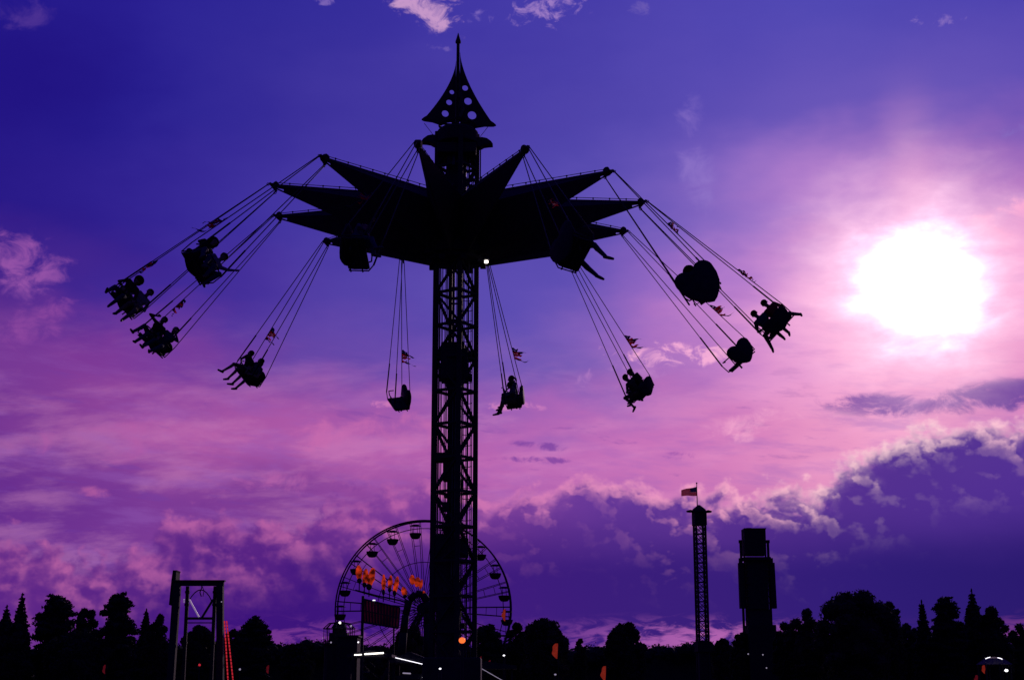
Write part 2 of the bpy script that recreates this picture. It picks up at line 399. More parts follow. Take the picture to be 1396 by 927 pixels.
b.bar((lx,ly,GZ), (lx,ly,TOPZ-.3), .03, .03)
for z in np.arange(.6, TOPZ-.4, .29):
    b.path([(lx-.12,ly,z+.012),(lx-.08,ly,z-.006),(lx,ly,z-.008),(lx+.09,ly,z),(lx+.12,ly,z+.015)], .011, 5)
rb(b, 'ladder', M['steel'])
# counterweight carriage and gear on the mast
b = MB(); b.box((CX-.02,CY,10.32), (.74,.74,.84)); b.box((CX-.06,CY,10.83), (.62,.62,.22)); b.box((CX,CY,9.80), (.46,.5,.26))
for sx in (-1,1):
    for z in (10.0,10.62): b.cyl((CX+sx*.4,CY-.3,z), (CX+sx*.4,CY+.3,z), .07, n=12)
rb(b, 'lift_carriage', M['steel'], bev=.02)
b = MB(); b.box((CX-.30,CY-.05,7.78), (.46,.40,.24)); b.box((CX-.12,CY,7.5), (.36,.42,.7)); rb(b, 'winch_box', M['steel'], bev=.02)
random.seed(4)
b = MB()
b.box((CX-.1,CY,3.3), (.62,.5,2.2))
for z in np.arange(2.4, 7.2, .31):
    s_ = random.uniform(-.26,.16); b.box((CX+s_,CY+random.uniform(-.25,.2),z), (random.uniform(.12,.42),random.uniform(.1,.3),random.uniform(.1,.34)))
b.box((CX-.30,CY,4.7), (.40,.3,2.0)); b.box((CX+.12,CY-.1,5.35), (.55,.3,.5))
for i in range(5):
    z = 2.8+i*.75; b.path([(CX-.3,CY-.3,z),(CX+.05,CY-.36,z+.28),(CX+.35,CY-.3,z+.1)], .028, 6)
rb(b, 'drive_machinery', M['dark'])
# base: trailer deck and four outriggers
b = MB(); b.box((CX,CY,GZ+.45), (3.6,5.4,.5)); b.box((CX,CY,GZ+1.1), (2.0,2.4,.8)); b.box((CX,CY,GZ+1.9), (1.5,1.6,.8)); rb(b, 'base_deck', M['steel'], bev=.04)
for sx in (-1,1):
    for sy in (-1,1):
        b = MB(); b.bar((CX+sx*.6,CY+sy*.8,GZ+1.3), (CX+sx*3.6,CY+sy*3.8,GZ+.35), .22, .22); b.cyl((CX+sx*3.6,CY+sy*3.8,GZ), (CX+sx*3.6,CY+sy*3.8,GZ+.5), .2, .08, 12); rb(b, 'outrigger', M['steel'])
# hub and arms
HT, HB = 15.12, 13.30
b = MB(); b.cyl((CX,CY,HB+.1), (CX,CY,HT), .98, .62, 24); rb(b, 'hub', M['steel'])
b = MB(); b.cyl((CX,CY,HB-.02), (CX,CY,HB+.14), .80, .80, 32)
for a in range(8): b.box((CX+.78*math.cos(a*.785+.3), CY+.78*math.sin(a*.785+.3), HB-.06), (.16,.16,.14))
rb(b, 'slewing_ring', M['steel'])
def armgeo(k):
    a = AZ[k]; u = V((math.cos(a), math.sin(a), 0)); s = V((-math.sin(a), math.cos(a), 0)); t = tipof(k)
    return a, u, s, t
for k in range(12):
    a, u, s, t = armgeo(k)
    c = V((CX,CY,0)); top0 = c + u*.55 + V((0,0,HT)); bot0 = c + u*.72 + V((0,0,HB)); mid = c + u*.75 + V((0,0,14.55))
    tt = t + u*-.25
    tp, bp = (t+V((0,0,.03))).lerp(top0, .055), (t+V((0,0,-.06))).lerp(bot0, .055)
    b = MB()
    for w in (1,-1):                   # sculpted side panels, slightly sagging between the frame tubes
        sL, sT = mid + s*w*.62, tt + s*w*.055 + V((0,0,-.01)); m1 = sL.lerp(sT, .5) - s*w*.035
        tm = top0.lerp(tp, .5); bmv = bot0.lerp(bp, .5)
        b.add([top0, tm, tp, sL, m1, sT, bot0, bmv, bp], [(0,1,4,3),(1,2,5,4),(3,4,7,6),(4,5,8,7)])
    arm = rb(b, 'canopy_arm', M['canopy'])
    b = MB(); b.cyl(top0, t+V((0,0,.03)), .030, .022, 8); b.cyl(bot0, t+V((0,0,-.06)), .035, .022, 8)
    b.cyl(t-u*.32+V((0,0,-.02)), t, .055, .05, 10)
    rb(b, 'frame_tube', M['steel'], arm)
    # string of bulbs held just above the ridge
    b = MB(); o0, o1 = top0 + V((0,0,.09)), t + V((0,0,.09)); Ln = (o1-o0).length
    b.cyl(o0+u*.3, o1, .010, .010, 5)
    q = .55
    while q < Ln-.1:
        p = o0.lerp(o1, q/Ln); b.cyl(p-V((0,0,.08)), p, .010, n=5); b.ell(p+V((0,0,.0)), (.026,.026,.026), nu=8, nv=5); q += .46
    rb(b, 'light_string', M['steel'], arm)
    # red strip added for sun glowing through the fabric's upper edge, one side
    b = MB(); w = -1 if k in (0, 9, 10, 11, 8) else 1
    for j in range(8):
        f0, f1 = j/8, (j+1)/8
        P = lambda f: top0.lerp(tp, .12+.72*f)
        Q = lambda f: (mid + s*w*.62).lerp(tt + s*w*.055, .12+.72*f)
        nrm = s*w*.012
        b.add([P(f0).lerp(Q(f0), .10)+nrm, P(f1).lerp(Q(f1), .10)+nrm, P(f1).lerp(Q(f1), .42)+nrm, P(f0).lerp(Q(f0), .42)+nrm], [(0,1,2,3)])
    rb(b, 'sunlit_strip', M['sunlitcloth'], arm)
# lamps under the hub
for x, y in ((663,357),):
    p = at(x, y, CY-(.75 if x > 650 else .6)); b = MB(); b.cyl(p+V((0,0,.03)), p+V((0,0,-.03)), .055 if x > 650 else .014, n=12); rb(b, 'hub_lamp', M['lamp'])
    b = MB(); b.cyl(p+V((0,0,.05)), p+V((0,0,.14)), .09 if x > 650 else .05, .07, n=12); rb(b, 'lamp_housing', M['dark'])
# head of the tower
b = MB(); b.cyl((CX,CY,16.74), (CX,CY,17.10), .60, .60, 20); b.cyl((CX,CY,17.10), (CX,CY,17.22), .60, .48, 20); b.box((CX,CY,16.5), (1.1,1.0,.3)); rb(b, 'tower_head', M['steel'], bev=.03)
b = MB()
random.seed(9)
for i in range(34):
    a = random.uniform(0, 6.28); r_ = random.uniform(.1,.42); z = random.uniform(15.1,16.5)
    p = V((CX+r_*math.cos(a), CY+r_*math.sin(a), z)); q = p + V((random.uniform(-.3,.3), random.uniform(-.3,.3), random.uniform(-.45,.45)))
    b.bar(p, q, random.uniform(.03,.12), random.uniform(.03,.10))
b.box((CX+.05,CY,15.7), (.42,.5,1.4)); b.cyl((CX-.2,CY-.2,15.2), (CX-.2,CY-.2,16.5), .09, n=10)
rb(b, 'rotation_drive', M['dark'])
for sx, zz in ((-1, 16.86), (1, 16.78)):
    b = MB(); prof = [(.55,.12),(.70,.15),(.84,.12),(.96,.03),(1.02,-.06),(.88,-.07),(.76,-.09),(.66,-.15),(.55,-.14)]
    b.prism([(CX+sx*x, CY-.16, zz+z) for x, z in prof], (0,.32,0)); rb(b, 'floodlight', M['dark'], bev=.02)
b = MB(); b.cyl((CX+.66,CY,14.9), (CX+.66,CY,16.7), .018, n=6); rb(b, 'cable_conduit', M['cable'])
# spire
SB = 17.40
b = MB(); b.cyl((CX,CY,17.2), (CX,CY,19.9), .055, .045, 10); b.cyl((CX,CY,19.86), (CX,CY,19.92), .08, .08, 10); b.cyl((CX,CY,19.92), (CX,CY,20.18), .075, .004, 10); rb(b, 'spire_pole', M['steel'])
b = MB()
for i in range(32):
    a0, a1 = 2*math.pi*i/32, 2*math.pi*(i+1)/32
    b.bar((CX+.52*math.cos(a0),CY+.52*math.sin(a0),SB-.06), (CX+.52*math.cos(a1),CY+.52*math.sin(a1),SB-.06), .05, .06)
for i in range(8):
    a0 = math.pi*i/4+.2; b.bar((CX,CY,SB-.04), (CX+.52*math.cos(a0),CY+.52*math.sin(a0),SB-.06), .04, .04)
rb(b, 'spire_ring', M['steel'])
def fin_obj(ang, half, zs, rs, top, name='spire_fin'):
    # curved sail: outline from the pole out to a flared tip, with round holes (boolean-free: bmesh fill)
    pr = []
    for i in range(15):
        t = i/14; z = top*(1-t); r = .06 + (half*.86-.06)*(t**1.6)
        pr.append((r, z + .30*(1-t)*0))
    pr += [(half*.93, -.05), (half*.99, -.105), (half*1.0, -.14), (half*.93, -.175), (half*.7, -.19), (half*.45, -.26), (.3, -.16), (.075, -.11)]
    bm = bmesh.new(); L = [bm.verts.new((r, 0, z)) for r, z in pr]; ed = [bm.edges.new((L[i], L[(i+1) % len(L)])) for i in range(len(L))]
    for (hr, hz, rad) in rs:
        C = [bm.verts.new((hr + rad*math.cos(2*math.pi*j/24), 0, hz + rad*math.sin(2*math.pi*j/24))) for j in range(24)]
        ed += [bm.edges.new((C[j], C[(j+1) % 24])) for j in range(24)]
    bmesh.ops.triangle_fill(bm, use_beauty=True, use_dissolve=False, edges=ed)
    r_ = bmesh.ops.extrude_face_region(bm, geom=bm.faces[:]); bmesh.ops.translate(bm, verts=[e for e in r_['geom'] if isinstance(e, bmesh.types.BMVert)], vec=(0,.03,0))
    bmesh.ops.recalc_face_normals(bm, faces=bm.faces)
    bmesh.ops.rotate(bm, verts=bm.verts, cent=(0,0,0), matrix=Matrix.Rotation(ang, 3, 'Z'))
    bmesh.ops.translate(bm, verts=bm.verts, vec=V((CX,CY,SB+.14))+O)
    me = bpy.data.meshes.new(name); bm.to_mesh(me); bm.free(); me.materials.append(M['canopy'])
    o = bpy.data.objects.new(name, me); col_.objects.link(o); o.parent = ride; return o
big_ = [(.42,.13,.125),(.30,.55,.11),(.215,.95,.085)]
sml_ = [(.36,.11,.10),(.25,.46,.085),(.175,.78,.068)]
fin_obj(R(13+180), 1.04, 0, sml_, 1.75); fin_obj(R(10), 1.12, 0, big_, 2.05)
fin_obj(R(13+90), .98, 0, big_, 1.8); fin_obj(R(13-90), .98, 0, sml_, 1.8)
for sx in (-1,1):
    b = MB(); b.cyl((CX+sx*.95,CY,SB), (CX+sx*.62,CY,16.95), .008, n=5); rb(b, 'stay_wire', M['cable'])
# =================================================================== swings
LROPE = 5.05
model_seat = [(495,335),(772,342),(982,385),(1057,441),(1008,491),(878,524),(705,539),(520,535),(347,512),(220,472),(180,420),(271,366)]
seat_px = [(490,337),(782,338),(957,393),(1058,441),(1009,490),(870,527),(700,538),(543,541),(342,505),(210,466),(172,411),(279,356)]
FR = []
TW = {1: 10, 2: 24, 4: 8, 6: 4, 7: 4, 11: 4}
for k in range(12):
    T = tipof(k); x, y = seat_px[k]; d = ray(x, y).normalized(); o = V((0,0,CAMZ)); L = LROPE - .2
    bq = d.dot(o-T); cq = (o-T).length_squared - L*L; disc = bq*bq - cq
    a = AZ[k] - .05; ref = V((CX + 8.75*math.cos(a), CY + 8.75*math.sin(a), 11.19))
    ts = [-bq] if disc < 0 else [-bq - math.sqrt(disc), -bq + math.sqrt(disc)]
    Pc = min((o + d*t for t in ts), key=lambda p: (p-ref).length)
    U = (T-Pc).normalized(); P = T - U*LROPE
    Ft = V((-math.sin(AZ[k]), math.cos(AZ[k]), 0)); F = (Ft - U*Ft.dot(U)).normalized()
    F = Matrix.Rotation(R(TW.get(k, 0)), 3, U) @ F; Sd = F.cross(U)      # each chair is free to twist a little
    if disc < 0: print('swing', k+1, 'off by', (Pc-ref).length)
    FR.append((T, P, Sd, F, U))
def heart(scale=1.0):
    pts = []
    def arc(cx, cz, r, a0, a1, n):
        for i in range(n+1):
            a = R(a0 + (a1-a0)*i/n); pts.append((cx + r*math.cos(a), cz + r*math.sin(a)))
    arc(.245, .40, .225, -12, 146, 12)
    arc(-.245, .40, .225, 34, 192, 12)
    pts.extend([(-.45,.20),(-.39,.02),(-.27,-.15),(-.11,-.28),(0,-.33),(.11,-.28),(.27,-.15),(.39,.02),(.45,.20)])
    return pts
def rounded_plate(outline, y0, y1, inset=.03):
    c = V((sum(p[0] for p in outline)/len(outline), 0, sum(p[1] for p in outline)/len(outline)))
    n = len(outline); b = MB(); rings = []
    for (y, f) in ((y0, .93), (y0+.02, 1.0), (y1-.02, 1.0), (y1, .93)):
        rings.append([c*(1) + (V((px, 0, pz)) - c)*f + V((0, y, 0)) for px, pz in outline])
    vs = [p for r in rings for p in r] + [V((c.x, y0-.012, c.z)), V((c.x, y1+.012, c.z))]
    fs = [(j*n+i, j*n+(i+1) % n, (j+1)*n+(i+1) % n, (j+1)*n+i) for j in range(3) for i in range(n)]
    fs += [(4*n, (i+1) % n, i) for i in range(n)] + [(4*n+1, 3*n+i, 3*n+(i+1) % n) for i in range(n)]
    return b.add(vs, fs)
mesh_back = rounded_plate(heart(), -.32, -.24).mesh('backrest', M['seat'])
mesh_pad = rounded_plate([(x*.86, z*.86+.05) for x, z in heart()], -.235, -.21).mesh('back_pad', M['pad'])
def seat_mb():
    b = MB(); prof = [(-.29,.02),(-.25,-.07),(-.10,-.10),(.10,-.09),(.20,-.10),(.25,-.06),(.24,-.01),(.10,-.035),(-.10,-.04),(-.20,.0)]
    b.prism([(-.40, y, z) for y, z in prof], (.80,0,0)); return b
mesh_seat = seat_mb().mesh('seat', M['seat'])
def frame_mb():
    b = MB()
    for s in (-1,1): b.path([(s*.455,-.26,.33),(s*.455,-.24,-.06),(s*.455,.22,-.06),(s*.455,.26,.19)], .015, 8)
    b.cyl((-.455,.10,-.115), (.455,.10,-.115), .018, n=8); b.cyl((-.455,-.18,-.115), (.455,-.18,-.115), .018, n=8)
    b.box((-.2,-.05,-.17), (.03,.05,.12)); b.box((.2,-.05,-.17), (.03,.05,.12)); return b
mesh_frame = frame_mb().mesh('side_frame', M['steel'])
def bar_mb():
    b = MB(); b.path([(-.455,.02,.22),(-.40,.20,.25),(-.1,.27,.25),(.1,.27,.25),(.40,.20,.25),(.455,.02,.22)], .017, 8); b.path([(0,.27,.25),(0,.25,.02)], .015, 8); return b
mesh_bar = bar_mb().mesh('lap_bar', M['steel'])
for me in (mesh_back, mesh_pad, mesh_seat, mesh_frame, mesh_bar):
    bm = bmesh.new(); bm.from_mesh(me); bmesh.ops.recalc_face_normals(bm, faces=bm.faces); bm.to_mesh(me); bm.free()
for me in (mesh_back, mesh_pad): me.polygons.foreach_set('use_smooth', [True]*len(me.polygons))
def child(name, me, parent):
    o = bpy.data.objects.new(name, me); col_.objects.link(o); o.parent = parent; return o
SL = ['double swing with one rider, hanging before the left half of the star canopy',
 'double swing whose rider kicks both legs, before the right half of the canopy',
 'swing with big dark heart shaped back seen from behind, right of the canopy',
 'double swing seat of the two riders flying out farthest right towards the sun',
 'empty swing with tilted heart shaped back, lowest of the three at the right',
 'double swing of two bent riders, hanging low beside a small pale cloud',
 'double swing seat hanging just right of the lattice mast',
 'small empty swing hanging just left of the lattice mast',
 'double swing with bare legged riders, alone between mast and left group of swings',
 'lowest swing of the left group, its two riders stretching their legs to the left',
 'swing flying out farthest left, with two riders',
 'highest swing of the left group, its backrest towards the upper left']
FL = [(1,1),(1,1)]
random.seed(21)
flag_at = [(552,307),(755,283),(908,325),(1018,371),(975,428),(860,463),(704,482),(557,486),(371,458),(242,413),(205,362),(298,298)]
swings = []
for k in range(12):
    T, P, Sd, F, U = FR[k]
    rot = Matrix((Sd, F, U)).transposed()
    sw = empty('swing', P, SL[k], 'swing', 'swings hung from the star canopy'); sw.rotation_mode = 'QUATERNION'; sw.rotation_quaternion = rot.to_quaternion()
    swings.append((sw, rot, P))
    bk = child('backrest', mesh_back, sw); child('back_pad', mesh_pad, bk)
    bk.scale = {0: (1,1,.9), 1: (1.05,1,1.0), 2: (1.08,1,1.30), 4: (1,1,.72), 7: (.9,1,.8), 11: (.85,1,.42)}.get(k, (.92,1,.55))
    se = child('seat', mesh_seat, sw); sf = child('side_frame', mesh_frame, sw); lb_ = child('lap_bar', mesh_bar, sw)
    if k == 2: se.scale = (.62,.75,1); sf.scale = (.80,.7,.45); bk.location.z = -.10
    inv = rot.transposed(); tl = inv @ (T-P)
    for s in (-1,1):
        top = tl + V((s*.14, 0, -.10))
        for (yy, zz, sl) in ((.26,.19,1),(-.26,.33,0)):
            q = V((s*.455, yy, zz)); b = MB(); b.cyl(top + V((0,.03*(1 if yy > 0 else -1),0)), q, .0125, n=6)
            r_ = b.build('rope', M['cable'], sw)
            if sl:
                b = MB(); d = (top-q).normalized(); b.cyl(q, q+d*1.05, .022, n=8); b.build('rope_sleeve', M['black'], r_)
    # bracket and rings at the arm tip: part of the arm end, seen as a T with two hooks
    b = MB(); b.box(tl + V((0,0,.02)), (.16,.12,.17)); b.cyl(tl + V((0,-.09,.03)), tl + V((0,.09,.03)), .085, n=14)
    b.bar(tl + V((-.15,0,-.06)), tl + V((.15,0,-.06)), .05, .06)
    for s in (-1,1):
        b.bar(tl + V((s*.03,0,.02)), tl + V((s*.145,0,-.085)), .06, .05); c = tl + V((s*.145,0,-.115))
        for i in range(10): b.cyl(c + V((.035*math.cos(i*.628),0,.035*math.sin(i*.628))), c + V((.035*math.cos((i+1)*.628),0,.035*math.sin((i+1)*.628))), .009, n=5)
    b.build('swivel_bracket', M['steel'], sw)
    # tattered flag tied to the outer rear rope: nearest point of that rope to where the flag flies
    s = 1
    top = tl + V((s*.14,-.03,-.10)); q = V((s*.455,-.26,.33))
    best = min(range(101), key=lambda i: (lambda w: ((w.x-flag_at[k][0])**2 + (w.y-flag_at[k][1])**2))((lambda p: (lambda v: V((698+FPX*v.x/v.y, 463.5-FPX*v.z/v.y, 0)))(V((p.x, p.y*math.cos(PITCH)+(p.z-CAMZ)*math.sin(PITCH), -p.y*math.sin(PITCH)+(p.z-CAMZ)*math.cos(PITCH)))))(P + rot @ q.lerp(top, i/100))))
    f0 = min(max(best/100, .15), .75); rd = (top-q).normalized(); base = q.lerp(top, f0)
    fm = MB(); rr = random.Random(k*7+3)
    def ribbon(h0, h1, ln, w0, w1, wav, ph, mi, drop=0.0, nseg=9):
        fm.cur = mi; pr = None
        for i in range(nseg+1):
            t = i/nseg; back = ln*t
            off = V((wav*math.sin(ph+t*5.5)*t, -back, drop*t*t)); hc = h0 + (h1-h0)*t; w = w0 + (w1-w0)*t
            a_ = base + rd*(hc + w/2 + .015*math.sin(ph*3+t*9)) + off; c_ = base + rd*(hc - w/2 + .02*math.sin(ph+t*13)) + off + V((.02*math.sin(t*8),0,0))
            if pr: fm.add([pr[0], a_, c_, pr[1]], [(0,1,2,3)])
            pr = (a_, c_)
    big = 1.35 if k == 11 else 1.0
    ribbon(.22, .12, .18*big, .10, .07, .05, rr.uniform(0,6), 2)
    ribbon(.13, -.02, .42*big, .08, .018, .10, rr.uniform(0,6), 2, -.05)
    ribbon(.08, .02, .24*big, .12, .06, .08, rr.uniform(0,6), 0)
    ribbon(.00, -.03, .26*big, .10, .07, .08, rr.uniform(0,6), 1)
    ribbon(-.07, -.07, .28*big, .10, .04, .07, rr.uniform(0,6), 0)
    ribbon(-.16, -.22, .22*big, .09, .04, .08, rr.uniform(0,6), 0)
    ribbon(-.19, -.40, .46*big, .05, .015, .10, rr.uniform(0,6), 2, .03)
    fm.build('tattered_flag', [M['fred'], M['fwhite'], M['fblue']], sw, fix=False)
# =================================================================== riders
def ik(a, c, l1, l2, pole):
    d = c-a; L = min(d.length, l1+l2-.004); d.normalize(); x = (l1*l1 - l2*l2 + L*L)/(2*L); h = math.sqrt(max(l1*l1-x*x, 0))
    p = (pole - d*pole.dot(d)).normalized(); return a + d*x + p*h, a + d*L
def person(k, side, label, shirt, trousers, hair='short', arms=('lap','rope'), shin=(15,20), splay=(0,0), knees=(0,0), lean=0.0, nod=0.0, turn=0.0, bare=False, sc=1.0, x0=None, twist=0.0, thigh=(0,0)):
    sw, rot, P = swings[k]
    x0 = (.225*side) if x0 is None else x0
    C = []                            # capsules: (p, q, r1, r2, material)   0 shirt 1 trousers 2 skin 3 shoe 4 eye
    def cap(p, q, a, b_, m): C.append((V(p), V(q), a, b_, m))
    ly = math.sin(R(lean)); lz = math.cos(R(lean))
    def T_(x, y, z): return V((x0 + x, -.04 + y*lz + z*ly, .03 + z*lz - y*ly))
    hipz = .10
    cap(T_(-.075,0,hipz), T_(.075,0,hipz), .118, .118, 1)
    cap(T_(-.05,0,.20), T_(.05,0,.20), .112, .112, 0); cap(T_(-.05,-.005,.32), T_(.05,-.005,.32), .112, .112, 0)
    cap(T_(-.08,-.01,.43), T_(.08,-.01,.43), .118, .118, 0); cap(T_(-.145,-.01,.505), T_(.145,-.01,.505), .075, .075, 0)
    cap(T_(0,-.015,.52), T_(0,-.005,.575), .085, .062, 0); cap(T_(0,-.01,.55), T_(0,.005,.64), .060, .056, 2)
    nd_ = R(nod); hc = T_(0, .02, .705)
    hr = Matrix.Rotation(-nd_ - R(lean), 3, 'X') @ Matrix.Rotation(R(turn), 3, 'Z')
    hd = lambda x, y, z: hc + hr @ V((x, y, z))
    cap(hd(0,-.015,.025), hd(0,.015,.025), .097, .093, 2); cap(hd(0,.03,-.045), hd(0,.035,-.055), .068, .060, 2); cap(hd(0,.07,-.09), hd(0,.075,-.09), .028, .026, 2)
    cap(hd(0,.100,.015), hd(0,.122,-.022), .011, .017, 2); cap(hd(-.02,.092,-.052), hd(.02,.092,-.052), .012, .012, 2)
    for s in (-1,1):
        cap(hd(s*.034,.090,.018), hd(s*.036,.093,.018), .0135, .0135, 4); cap(hd(s*.02,.096,.040), hd(s*.05,.088,.040), .010, .009, 2)
        cap(hd(s*.094,-.012,.015), hd(s*.098,-.008,-.022), .017, .012, 2)
    for i, s in enumerate((-1,1)):
        hip = T_(s*.085, .02, .09); kn = R(knees[i]); th = R(thigh[i])
        knee = V((x0 + s*.085 + .43*math.sin(kn), hip.y + .43*math.cos(kn)*math.cos(th), .095 + .43*math.sin(th)))
        sh = R(shin[i]); sp = R(splay[i]); ank = knee + V((.42*math.sin(sp), .42*math.sin(sh)*math.cos(sp), -.42*math.cos(sh)*math.cos(sp)))
        cap(hip, hip.lerp(knee, .5), .100, .085, 1); cap(hip.lerp(knee, .5), knee, .085, .068, 1)
        lm = 2 if bare else 1
        cf = knee.lerp(ank, .33) + V((0,-.02,0)); kk = 1.0 if bare else 1.22; cap(knee, cf, .058*kk, .058*kk, lm); cap(cf, ank, .056*kk, .040*kk, lm)
        fdir = V((s*.12, math.cos(sh)*.95, math.sin(sh)*.9-.45)).normalized(); heel = ank + V((0,-.02,0)) - V((0,math.sin(-sh)*0,.05)); dn = (ank-knee).normalized()
        heel = ank + dn*.05 - fdir*.04
        cap(ank, heel, .042, .044, 3); cap(heel, heel + fdir*.12, .044, .042, 3); cap(heel + fdir*.12, heel + fdir*.20, .042, .033, 3)
    for i, s in enumerate((-1,1)):
        shd = T_(s*.185, -.005, .515); mode = arms[i]; grip = None
        rp = V((.455*(1 if x0 + s*.2 > 0 else -1), .26, .19))
        if mode == 'rope':
            xs_ = 1 if (x0 + s*.1) > 0 else -1
            top = V((xs_*.14, .03, LROPE-.10)); b0 = V((xs_*.455, .26, .19)); tgt = b0 + (top-b0).normalized()*.50; pole = V((s*.8,-.4,-.6))
        elif mode == 'bar': tgt = V((x0 + s*.12, .25, .27)); pole = V((s*1.0,-.3,-.5))
        elif mode == 'out': tgt = shd + V((s*.30,.42,.05)); pole = V((s*.5,0,-.8))
        elif mode == 'up': tgt = shd + V((s*.22,.12,.50)); pole = V((s*.8,0,-.3))
        elif mode == 'reach': tgt = shd + V((s*.12,.52,-.02)); pole = V((s*.3,0,-.9))
        else: tgt = V((x0 + s*.10, .26, .20)); pole = V((s*1.0,-.5,-.4))
        el_, wr = ik(shd, tgt, .285, .25, pole)
        cap(shd, shd.lerp(el_, .55), .060, .050, 0); slm = 2 if bare else 0
        cap(shd.lerp(el_, .55), el_, .049, .041, slm); cap(el_, el_.lerp(wr, .35), .041, .040, slm); cap(el_.lerp(wr, .35), wr, .040, .027, slm)
        fd = (wr-el_).normalized()
        if mode in ('rope','bar','lap'): fd = (fd + V((0,.3,-.5 if mode != 'rope' else .2))).normalized()
        wd = fd.cross(V((0,1,0)) if abs(fd.y) < .8 else V((1,0,0))).normalized()*s; pn = fd.cross(wd).normalized()
        cap(wr, wr + fd*.03, .026, .028, 2)
        for j, off in enumerate((-.027,-.009,.009,.027)):
            k0 = wr + fd*.035 + wd*off; k1 = wr + fd*.085 + wd*off*1.1; cap(k0, k1, .0155, .013, 2)
            L = (.060,.068,.064,.050)[j]; curl = .9 if mode in ('rope','bar') else .35
            k2 = k1 + (fd*(1-curl*.35) + pn*curl*.5).normalized()*L*.55; k3 = k2 + (fd*(1-curl) + pn*curl).normalized()*L*.5
            cap(k1, k2, .0105, .010, 2); cap(k2, k3, .010, .009, 2)
        t0 = wr + fd*.03 - wd*.025; t1 = t0 + (fd*.6 - wd*.8).normalized()*.035; t2 = t1 + (fd*.9 - wd*.2 + pn*.4).normalized()*.035
        cap(t0, t1, .014, .0125, 2); cap(t1, t2, .012, .010, 2)
    b = MB()
    for p, q, a, c_, m in C:
        d = q-p
        if d.length < 1e-5: d = V((0,0,1e-4))
        z = d.normalized(); x = z.orthogonal().normalized(); y = z.cross(x); n = 12; vs = []; rings = []
        for t, rr, cc, sg in [(t, a, p, -1) for t in (80, 50, 20)] + [(t, c_, q, 1) for t in (20, 50, 80)]:
            rings.append((cc + z*sg*rr*math.sin(R(t)), rr*math.cos(R(t))))
        for cc, rr in rings:
            for i in range(n):
                an_ = 2*math.pi*i/n; vs.append(cc + (x*math.cos(an_) + y*math.sin(an_))*rr)
        fs = [(j*n+i, j*n+(i+1) % n, (j+1)*n+(i+1) % n, (j+1)*n+i) for j in range(5) for i in range(n)]
        fs += [tuple(range(n-1,-1,-1)), tuple(range(5*n, 6*n))]
        b.add(vs, fs)
    o = b.build('tmp', M['skin'], fix=False)
    rm = o.modifiers.new('r', 'REMESH'); rm.mode = 'VOXEL'; rm.voxel_size = .0125; sm = o.modifiers.new('s', 'SMOOTH'); sm.factor = .5; sm.iterations = 2
    dg = bpy.context.evaluated_depsgraph_get(); me = bpy.data.meshes.new_from_object(o.evaluated_get(dg)); old = o.data; bpy.data.objects.remove(o); bpy.data.meshes.remove(old)
    me.name = 'person'; me.materials.clear()
    for m in (cloth(shirt), cloth(trousers), M['skin'], M['shoe'], M['black']): me.materials.append(m)
    nf = len(me.polygons); cen = np.zeros(nf*3); me.polygons.foreach_get('center', cen); cen = cen.reshape(-1,3); bd = np.full(nf, 1e9); bi = np.zeros(nf, dtype=np.int32)
    for p, q, a, c_, m in C:
        p_, q_ = np.array(p), np.array(q); d = q_-p_; L2 = max(d @ d, 1e-9); t = np.clip(((cen-p_) @ d)/L2, 0, 1)
        ds = np.linalg.norm(cen - p_ - t[:,None]*d, axis=1) - (a + (c_-a)*t); w = ds < bd; bd[w] = ds[w]; bi[w] = m
    me.polygons.foreach_set('material_index', bi); me.polygons.foreach_set('use_smooth', [True]*nf); me.update()
    pr = bpy.data.objects.new('person', me); col_.objects.link(pr); pr.location = P; pr.rotation_mode = 'QUATERNION'; pr.rotation_quaternion = rot.to_quaternion(); pr.scale = (.92,.92,.92) if k not in (1, 2) else (1,1,1); tag(pr, label, 'person', 'riders on the swings')
    # hair
    rr = random.Random(k*10+side+5); hb = MB()
    hb.ell(hd(0,-.022,.045), (.104,.108,.092), hr, 16, 10)
    if hair == 'long': hb.ell(hd(0,-.075,-.07), (.085,.05,.15), hr, 12, 10); hb.ell(hd(0,-.085,-.17), (.06,.035,.09), hr, 10, 8)
    if hair == 'puffy': hb.ell(hd(0,-.03,.04), (.15,.13,.135), hr, 16, 12); hb.ell(hd(0,-.06,-.06), (.13,.09,.11), hr, 14, 10)
    if hair == 'tail': hb.ell(hd(0,-.12,.02), (.035,.05,.04), hr, 10, 8); hb.ell(hd(0.02,-.16,-.06), (.03,.035,.09), hr, 10, 8)
    if hair == 'cap': hb.ell(hd(0,-.01,.055), (.108,.112,.085), hr, 16, 10); hb.prism([hd(-.06,.08,.05), hd(.06,.08,.05), hd(.045,.165,.035), hd(-.045,.165,.035)], hr @ V((0,0,.012)))
    hb.v = [tuple(V(v) + V((rr.uniform(-1,1), rr.uniform(-1,1), rr.uniform(-1,1)))*.004) for v in hb.v]
    # keep the face free: push the hair's front lower part back
    vv = []
    hi = hr.transposed()
    for v_ in hb.v:
        l = hi @ (V(v_) - hc)
        if l.y > .045 and l.z < .045 and hair != 'cap': l.y = .045 - (l.y-.045)*.3
        vv.append(tuple(hc + hr @ l))
    hb.v = vv
    hb.build('cap' if hair == 'cap' else 'hair', M['black'] if hair == 'cap' else M['hair'], pr, smooth=True, fix=False)
    return pr
navy, dred, grey, wht, olive, jean, khk, blk = (.02,.03,.09),(.32,.02,.04),(.10,.10,.11),(.25,.24,.27),(.06,.07,.04),(.03,.045,.10),(.16,.13,.09),(.02,.02,.025)
person(0, 1, 'rider with only feet showing, in the swing before the left canopy half', grey, jean, 'short', ('rope','bar'), (20,30))
